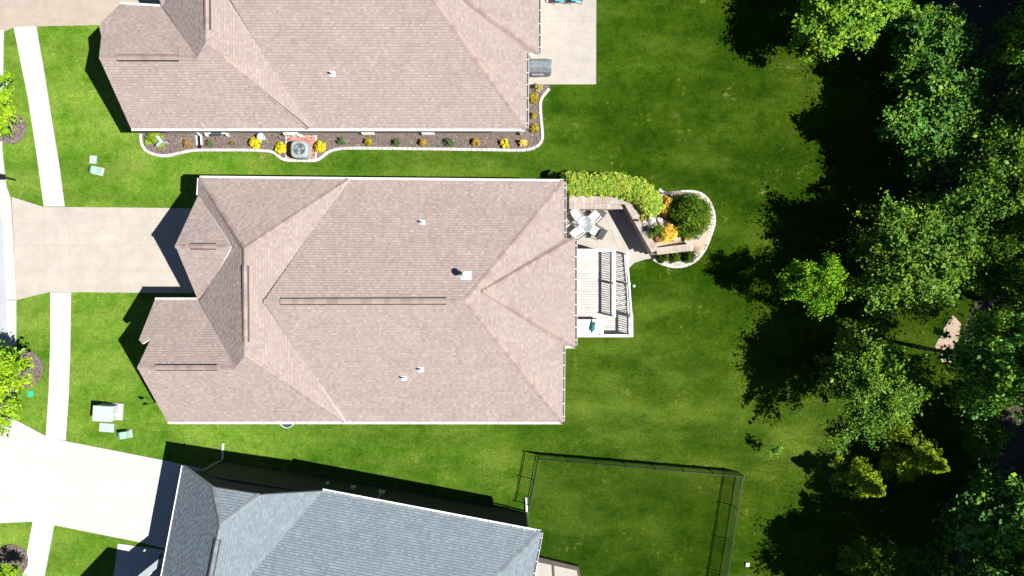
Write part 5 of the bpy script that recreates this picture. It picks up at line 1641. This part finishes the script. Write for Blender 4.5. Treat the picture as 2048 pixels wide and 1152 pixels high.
# white marker in the grass near the fence
q = at(1494, 1128); mb = MB(); mb.box((q.x, q.y, 0.06), (0.2, 0.22, 0.14)); o = mb.build('marker_block', M['white'], None, loc=q); tag(o, 'small white marker block in the grass outside the fence', 'marker')
q = at(1268, 572); mb = MB(); mb.lathe((q.x, q.y, 0), [(0.09, -0.02), (0.09, 0.03), (0.001, 0.05)], 12); o = mb.build('sprinkler_cap', M['padgreen'], None, loc=q); tag(o, 'small round green sprinkler cap beside the deck stairs', 'sprinkler')

# ------------------------------------------------------------------ grass blades and forest litter
EXC = [[(p.x, p.y) for p in gl(s)] for s in (DRIVE, DRIVE_T, DRIVE_B, WALK_N, WALK_S, WALK_B, ENTRY, PATIO_N, PATIO_M, BED1, S_BED, FLOOR)]
EXC += RING
EXC.append([(-44, -30)] + [(p.x, p.y) for p in gl(KERB_EDGE)][::-1] + [(-44, 30)])
EXC.append([(p.x, p.y) for p in pat])
def grow(poly, s):
    c = (sum(p[0] for p in poly) / len(poly), sum(p[1] for p in poly) / len(poly))
    return poly
ins = 0.42
for V in (VM, VN):
    EXC.append([(V['NW'].x + ins, V['SW'].y + ins), (V['SE'].x - ins, V['SW'].y + ins), (V['SE'].x - ins, V['NE'].y - ins), (V['NW'].x + ins, V['NE'].y - ins)])
EXC.append([xy(A2), xy(NW2), xy(E2), xy(E2 + so_ * 12), xy(A2 + so_ * 15)])
EXC.append([(p.x, p.y) for p in OUT] + [(8.4, 2.3), (6.7, 5.1), (3.3, 5.2)])
EXC.append([(xW, yS), (xE, yS), (xE, yN), (xW, yN)])
n = 520000
P2 = np.column_stack([NP.uniform(-32, 27.5, n), NP.uniform(-18.5, 18.5, n)])
keep = np.ones(n, bool)
for poly in EXC: keep &= ~poly_mask(P2, poly)
P2 = P2[keep]; n = len(P2)
q = NP.uniform(0, 6.28, n); L = NP.uniform(0.035, 0.085, n); w = NP.uniform(0.006, 0.013, n); lean = NP.uniform(0.2, 1.0, n)
B = np.zeros((n, 3, 3))
cq, sq = np.cos(q), np.sin(q)
B[:, 0, 0] = P2[:, 0] - sq * w; B[:, 0, 1] = P2[:, 1] + cq * w; B[:, 0, 2] = 0.0
B[:, 1, 0] = P2[:, 0] + sq * w; B[:, 1, 1] = P2[:, 1] - cq * w; B[:, 1, 2] = 0.0
B[:, 2, 0] = P2[:, 0] + cq * L * lean; B[:, 2, 1] = P2[:, 1] + sq * L * lean; B[:, 2, 2] = L * 0.75
gme = quads('grass', B, np.ones((n, 3)), M['blade'])
go = bpy.data.objects.new('grass', gme); COL.objects.link(go); go['kind'] = 'stuff'
LITC = [(0.05, 0.036, 0.022), (0.08, 0.06, 0.04), (0.03, 0.024, 0.016), (0.02, 0.045, 0.008), (0.02, 0.05, 0.008), (0.11, 0.085, 0.06)]
chips('fallen_leaves', [(p.x, p.y) for p in gl(FLOOR)], 26000, 0.015, 0.05, LITC, M['pebble'], None)

EDGE_LAWN = gl([(1500, 0), (1640, 60), (1640, 600), (1700, 900), (1640, 1150), (1480, 1150), (1540, 850), (1500, 500), (1560, 300)])
chips('scattered_leaves', [(p.x, p.y) for p in EDGE_LAWN], 600, 0.03, 0.035, [(0.08, 0.07, 0.03), (0.11, 0.10, 0.04), (0.06, 0.05, 0.02), (0.06, 0.09, 0.02)], M['pebble'], None)
